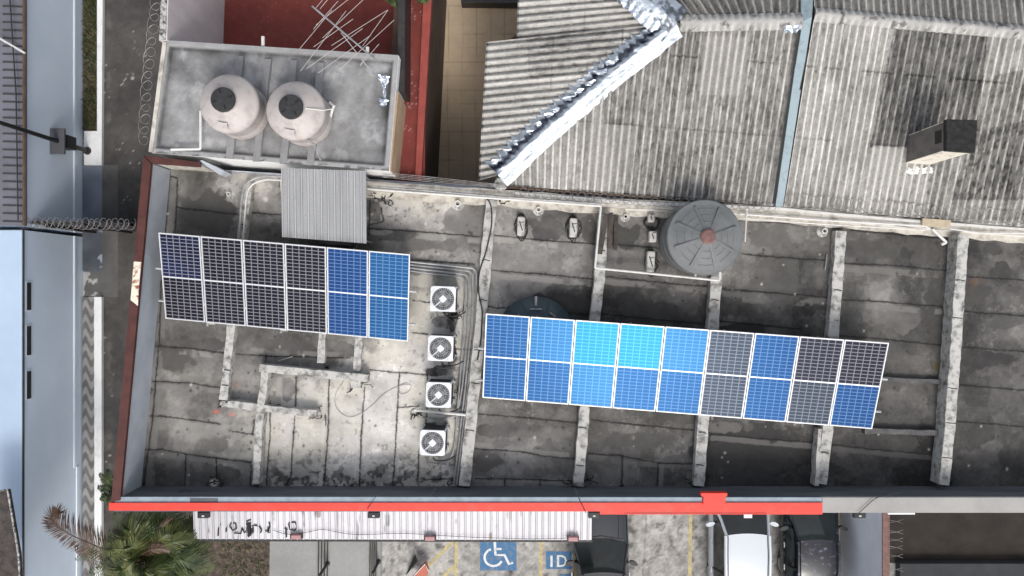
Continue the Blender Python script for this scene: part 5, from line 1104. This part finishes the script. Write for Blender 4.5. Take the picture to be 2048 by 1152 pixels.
for i, y in enumerate((1043, 1064, 1080, 1095, 1112, 1139)):
    b = MB()
    b.tube([P(1778, y-3, 2.85), P(1794, y, 2.9), P(1806, y-4, 2.95)], .006, 4); b.tube([P(1778, y+2, 2.85), P(1794, y, 2.9), P(1806, y+4, 2.9)], .006, 4)
    tag(b.build('barbed_wire_arm', M['wire']), ('thin wire spike arm on the brown wall top, %s from the coping' % ('nearest', 'second', 'third', 'fourth', 'fifth', 'sixth')[i]), 'wire arm', 'wire arms on the yard wall')
# ------------------------------------------------------------------ cars
def car(xc, yfront, paint, glass, label, wid=1.78, ln=4.4, hood=1.05, ws=.75, roofh=1.48, wag=.2, suv=False, roof=None, mirror='black'):
    """nose towards +y; xc world x, yfront world y of nose"""
    e = empty('parked_car', (xc, yfront-ln/2, 0), label, 'car', 'cars parked in the lot')
    w = wid/2; zb = roofh*.62; hz = zb-.02 
    # stations along length: t (distance from nose), half width, height of shoulder, height of centre
    st = [(0, .66, .48, .52), (.10, .80, .58, .66), (.35, .93, .66, .76), (hood*.6, .98, .72, .84), (hood, 1.0, .80, .90), (hood+ws, 1.0, .86, .90), (ln*.62, 1.0, .88, .92), (ln-.7, .99, .88, .93), (ln-.25, .95, .84, .90), (ln-.05, .86, .72, .80), (ln, .78, .55, .6)]
    b = MB(); vs = []; m_ = 13
    for t, ww, sh, cz_ in st:
        hw = w*ww; y = yfront-t
        ring_ = [(-hw*.92, .22), (-hw*.99, .34), (-hw, .52 if sh > .55 else sh*.8), (-hw*.985, sh*.92), (-hw*.94, sh), (-hw*.72, sh+(cz_-sh)*.6), (0, cz_)]
        ring_ = ring_+[(-x, z_) for x, z_ in ring_[-2::-1]]
        vs += [(xc+x, y, z_) for x, z_ in ring_]
    k = len(st); fs = [(i*m_+j, i*m_+j+1, (i+1)*m_+j+1, (i+1)*m_+j) for i in range(k-1) for j in range(m_-1)]
    fs += [tuple(range(m_-1, -1, -1)), tuple((k-1)*m_+j for j in range(m_))]; fs += [(i*m_+m_-1, i*m_, (i+1)*m_, (i+1)*m_+m_-1) for i in range(k-1)]
    b.add(vs, fs); o = b.build('body', paint, e, True)
    # cabin : windscreen curve, roof, pillars
    y0 = yfront-hood; y1_ = y0-ws; y2_ = yfront-ln+.55; zr = roofh; zl = .86
    wb_ = w*.90; wr = w*.72
    n = 8
    def arc(hw, y, z, bow, crown): return [(xc+hw*q, y+bow*(1-q*q), z+crown*(1-q*q)) for q in [(-1+2*i/n) for i in range(n+1)]]
    cow = arc(wb_, y0-.05, zl, .17, .03); head = arc(wr, y1_, zr-.05, .07, .03); mid = [tuple((Vector(a)+Vector(c))/2+Vector((0, .02, .035))) for a, c in zip(cow, head)]
    b = MB(); b.add(cow+mid+head, [(r_*(n+1)+i+1, r_*(n+1)+i, (r_+1)*(n+1)+i, (r_+1)*(n+1)+i+1) for r_ in range(2) for i in range(n)]); b.build('windscreen', glass, e, True)
    rows = [head]; rl = (y1_-y2_)
    for f_, zz2, wf in ((.06, .0, 1.0), (.3, .03, 1.015), (.65, .02, 1.0), (.92, -.04, .96), (1.0, -.09, .93)): rows.append(arc(wr*wf, y1_-rl*f_, zr-.045+zz2, .06*(1-f_), .03))
    b = MB(); b.add([p for r_ in rows for p in r_], [(r_*(n+1)+i+1, r_*(n+1)+i, (r_+1)*(n+1)+i, (r_+1)*(n+1)+i+1) for r_ in range(len(rows)-1) for i in range(n)]); b.build('roof_panel', roof or paint, e, True)
    rb = arc(w*.80, y2_-.42, .95, -.1, .02); b = MB(); b.add(rows[-1]+rb, [(i+1, i, n+1+i, n+2+i) for i in range(n)]); b.build('rear_window', glass, e, True)
    for sg in (-1, 1):
        i0 = 0 if sg < 0 else n
        tp = [Vector(r_[i0]) for r_ in rows]; bt = [Vector((xc+sg*w*.965, p.y, zl+.03)) for p in tp]; bt[0] = Vector((xc+sg*w*.965, y0-.28, zl+.02)); bt[-1] = Vector((xc+sg*w*.93, y2_-.3, zl+.05))
        b = MB(); b.add(tp+bt, [(i, i+1, len(tp)+i+1, len(tp)+i) for i in range(len(tp)-1)]); b.build('side_window', glass, e, True)
        b = MB(); b.tube([Vector(cow[i0])+Vector((sg*.03, -.02, .01)), Vector(mid[i0])+Vector((0, 0, .01)), Vector(head[i0])], [.055, .045, .045], 6); b.build('front_pillar', paint, e, True)
        b = MB(); b.tube([p+Vector((sg*.02, 0, .0)) for p in tp], .055, 6); b.build('roof_rail', paint, e, True); b = MB(); b.tube([p+Vector((-sg*.045, 0, .022)) for p in tp], .010, 5); b.build('roof_seam', M['black'], e)
        b = MB(); b.box((xc+sg*(w+.012), tp[2].y+.12, .80), (.03, .17, .03)); b.box((xc+sg*(w+.012), tp[3].y-.1, .80), (.03, .17, .03)); b.build('door_handle', M['galv'], e)
        b = MB(); b.ribbon([(xc+sg*w*.55, yfront-.2, .69), (xc+sg*w*.66, yfront-hood*.6, .845), (xc+sg*w*.62, yfront-hood+.1, .89)], .014); b.build('bonnet_line', M['black'], e)
        b = MB(); b.tube([tp[3]+Vector((sg*.01, 0, 0)), bt[3]+Vector((sg*.01, 0, 0))], .035, 5); b.build('door_pillar', M['black'], e)
        b = MB(); q = Vector((xc+sg*(w+.10), y0-.62, .98)); vs = []
        for i in range(8):
            a = i*math.pi/4; vs += [(q.x+.13*math.cos(a), q.y+.06*math.sin(a)-.05*sg*0+.03*math.cos(a)*-sg, q.z+.07), (q.x+.11*math.cos(a), q.y+.05*math.sin(a)+.03*math.cos(a)*-sg, q.z-.07)]
        b.add(vs, [(2*i, 2*i+1, 2*((i+1) % 8)+1, 2*((i+1) % 8)) for i in range(8)]+[tuple(range(14, -1, -2)), tuple(range(1, 16, 2))]); b.tube([(q.x-sg*.2, q.y, q.z-.04), (q.x-sg*.02, q.y, q.z-.02)], .03, 6); b.build('wing_mirror', M[mirror] if isinstance(mirror, str) else mirror, e, False, .01)
        for yy in (yfront-.82, yfront-ln+.85):
            b = MB(); cx_ = xc+sg*(w-.12); pr = [(.0, .1), (.2, .1), (.31, .08), (.33, .0), (.31, -.08), (0, -.1)]; vs = []; m2 = 24
            for k2 in range(m2):
                a = k2*2*math.pi/m2
                for r_, x_ in pr: vs.append((cx_+x_*sg, yy+r_*math.cos(a), .33+r_*math.sin(a)))
            b.add(vs, [(k2*6+j, k2*6+j+1, ((k2+1) % m2)*6+j+1, ((k2+1) % m2)*6+j) for k2 in range(m2) for j in range(5)]); wh = b.build('wheel', M['tyre'], e, True); b = MB(); b.tube([(cx_+sg*.075, yy, .33), (cx_+sg*.105, yy, .33)], .20, 20); b.build('rim', M['galv'], wh)
        b = MB(); q = (xc+sg*w*.66, yfront-.16, .62); b.box(q, (.34, .14, .10), -sg*.3); b.build('headlight', M['lamp'], e, bevel=.03)
        b = MB(); b.tube([(xc+sg*.08+.2, y0+.12, zl+.03), (xc+sg*.45+.1, y0-.03, zl+.05)], .008, 4); b.build('wiper', M['black'], e)
    # shut lines
    b = MB(); b.ribbon([(xc-w*.80, yfront-hood+.06, .885), (xc, yfront-hood+.19, .925), (xc+w*.80, yfront-hood+.06, .885)], .025); b.build('cowl', M['black'], e)
    return e
k1 = (H-1.0)/F
car((1203-1024)*k1, -6.05, M['car_black'], M['glass'], 'glossy black car with a long bonnet beside the blue ID marking', 1.80, 4.6, 1.95, .80, 1.50, roof=M['car_black'])
car((1484-1024)*k1, -5.72, M['car_white'], M['glass'], 'white car with dark windscreen parked right of the yellow line', 1.80, 4.3, 1.05, .80, 1.62, mirror=M['car_white'])
car((1627-1024)*k1, -5.75, M['car_dark'], M['glass_green'], 'dark car with peeling paint and greenish windscreen by the yard wall', 1.66, 4.0, 1.15, .92, 1.42)
e = bpy.data.objects
# things seen through the windscreens
b = MB(); b.box(P(1496, 1031, 1.32), (.26, .16, .01)); tag(b.build('windscreen_paper', M['lamp']), 'pale paper on the white car windscreen', 'paper')
# ------------------------------------------------------------------ palm
pm = empty('palm_tree', P(300, 1120, 0), 'feathery palm with green and dead brown fronds below the coping corner', 'palm tree')
pc = P(292, 1112, 3.6)
b = MB(); b.tube([Vector((pc.x, pc.y, 0)), Vector((pc.x+.05, pc.y, 1.8)), Vector((pc.x, pc.y, 3.5))], [.2, .15, .13], 12); b.build('trunk', M['frond_dry'], pm, True)
def frond(path, width, m, nl=60, droop=.35, curl=.1, parent=pm):
    pts = [Vector(p) for p in path]; seg = []; fine = []
    for i in range(nl+1):
        t = i/nl*(len(pts)-1); k = min(int(t), len(pts)-2); f = t-k; p0 = pts[max(k-1, 0)]; p1 = pts[k]; p2 = pts[k+1]; p3 = pts[min(k+2, len(pts)-1)]
        fine.append(.5*((2*p1)+(p2-p0)*f+(2*p0-5*p1+4*p2-p3)*f*f+(3*p1-p0-3*p2+p3)*f**3))
    b = MB(); b.tube(fine[::3]+[fine[-1]], [max(.006, .028*(1-i/(nl/3+1))) for i in range(len(fine[::3])+1)], 5)
    for i in range(2, nl):
        t = (fine[min(i+1, nl)]-fine[i-1]).normalized(); s = t.cross(Vector((0, 0, 1))).normalized(); u_ = i/nl; w = width*math.sin(math.pi*min(1, u_*.85+.15))**.6*random.uniform(.8, 1.1)
        for sg in (-1, 1):
            d = (s*sg+t*.75+Vector((random.uniform(-.12, .12), random.uniform(-.12, .12), -.1+random.uniform(-.15, .1)))).normalized(); q = fine[i]; q1 = q+d*w*.55+Vector((0, 0, -droop*w*.15)); q2 = q+d*w+Vector((0, 0, -droop*w)); n = t*.016
            b.add([q-n*.6, q+n*.6, q1+n, q1-n, q2], [(0, 1, 2, 3), (3, 2, 4)])
    b.build('frond', M[m], parent)
def fr(xy, m, w, zs, nl=60, droop=.35): frond([P(x, y, z_) for (x, y), z_ in zip(xy, zs)], w, m, nl, droop)
Z1 = [3.7, 4.3, 4.4, 3.9]
for end, midp in (((225, 1035), (255, 1065)), ((262, 1022), (275, 1060)), ((305, 1015), (300, 1055)), ((350, 1020), (325, 1060)), ((392, 1040), (345, 1075)), ((378, 1070), (340, 1090)), ((215, 1075), (250, 1090)), ((415, 1100), (360, 1100)), ((425, 1140), (370, 1122)),
                  ((395, 1165), (350, 1135)), ((345, 1180), (320, 1145)), ((300, 1190), (295, 1150)), ((240, 1175), (265, 1145)), ((180, 1150), (235, 1130)), ((330, 1045), (315, 1080))):
    m1 = ((292+midp[0])/2, (1112+midp[1])/2)
    fr([(292, 1112), m1, midp, end], random.choice(('frond', 'frond', 'frond_light')), random.uniform(.6, .95), Z1, 64)
    fr([(292, 1112), (m1[0]+random.uniform(-14, 14), m1[1]+random.uniform(-10, 10)), (midp[0]+random.uniform(-22, 22), midp[1]+random.uniform(-18, 18)), (end[0]*.8+58+random.uniform(-22, 22), end[1]*.8+222+random.uniform(-14, 14))], 'frond', .6, [3.4, 3.7, 3.6, 3.0], 50)
for end, midp in (((150, 1120), (215, 1100)), ((165, 1160), (225, 1130)), ((205, 1100), (250, 1092)), ((195, 1190), (240, 1150)), ((440, 1075), (370, 1080)), ((395, 1060), (345, 1062))):
    fr([(292, 1112), ((292+midp[0])/2, (1112+midp[1])/2-6), midp, end], 'frond_light', .5, [3.8, 4.5, 4.4, 3.6], 60, .5)
fr([(292, 1112), (230, 1105), (175, 1085), (125, 1060), (103, 1038), (112, 1022)], 'frond_dry', .66, [3.7, 3.9, 3.9, 3.7, 3.6, 3.5], 130, .2)
fr([(300, 1120), (240, 1135), (200, 1125), (150, 1100)], 'frond_dry', .5, [3.7, 3.9, 3.6, 3.0], 80, .4)
fr([(285, 1120), (250, 1095), (235, 1080), (225, 1060)], 'frond_dry', .28, [3.8, 4.3, 4.3, 4.1], 50)
fr([(270, 1120), (300, 1100), (330, 1098), (360, 1110)], 'frond_dry', .26, [3.8, 4.5, 4.5, 4.3], 50)
fr([(290, 1108), (310, 1080), (325, 1050), (345, 1035)], 'frond_dry', .12, [3.8, 4.3, 4.5, 4.4], 50)
s2 = empty('palm_shoot', P(225, 985, 0), 'young green palm shoot between kerb and brown coping', 'palm'); c = P(228, 985, 1.2)
for ex, ey in ((198, 948), (212, 940), (225, 952), (195, 975), (200, 1000), (215, 1012), (236, 960)):
    frond([c, P((228+ex)/2, (985+ey)/2, 1.6), P(ex, ey, 1.5)], .22, 'frond', 30, .3, parent=s2)
MB().tube([Vector((c.x, c.y, 0)), c], .06, 8).build('trunk', M['frond_dry'], s2, True)
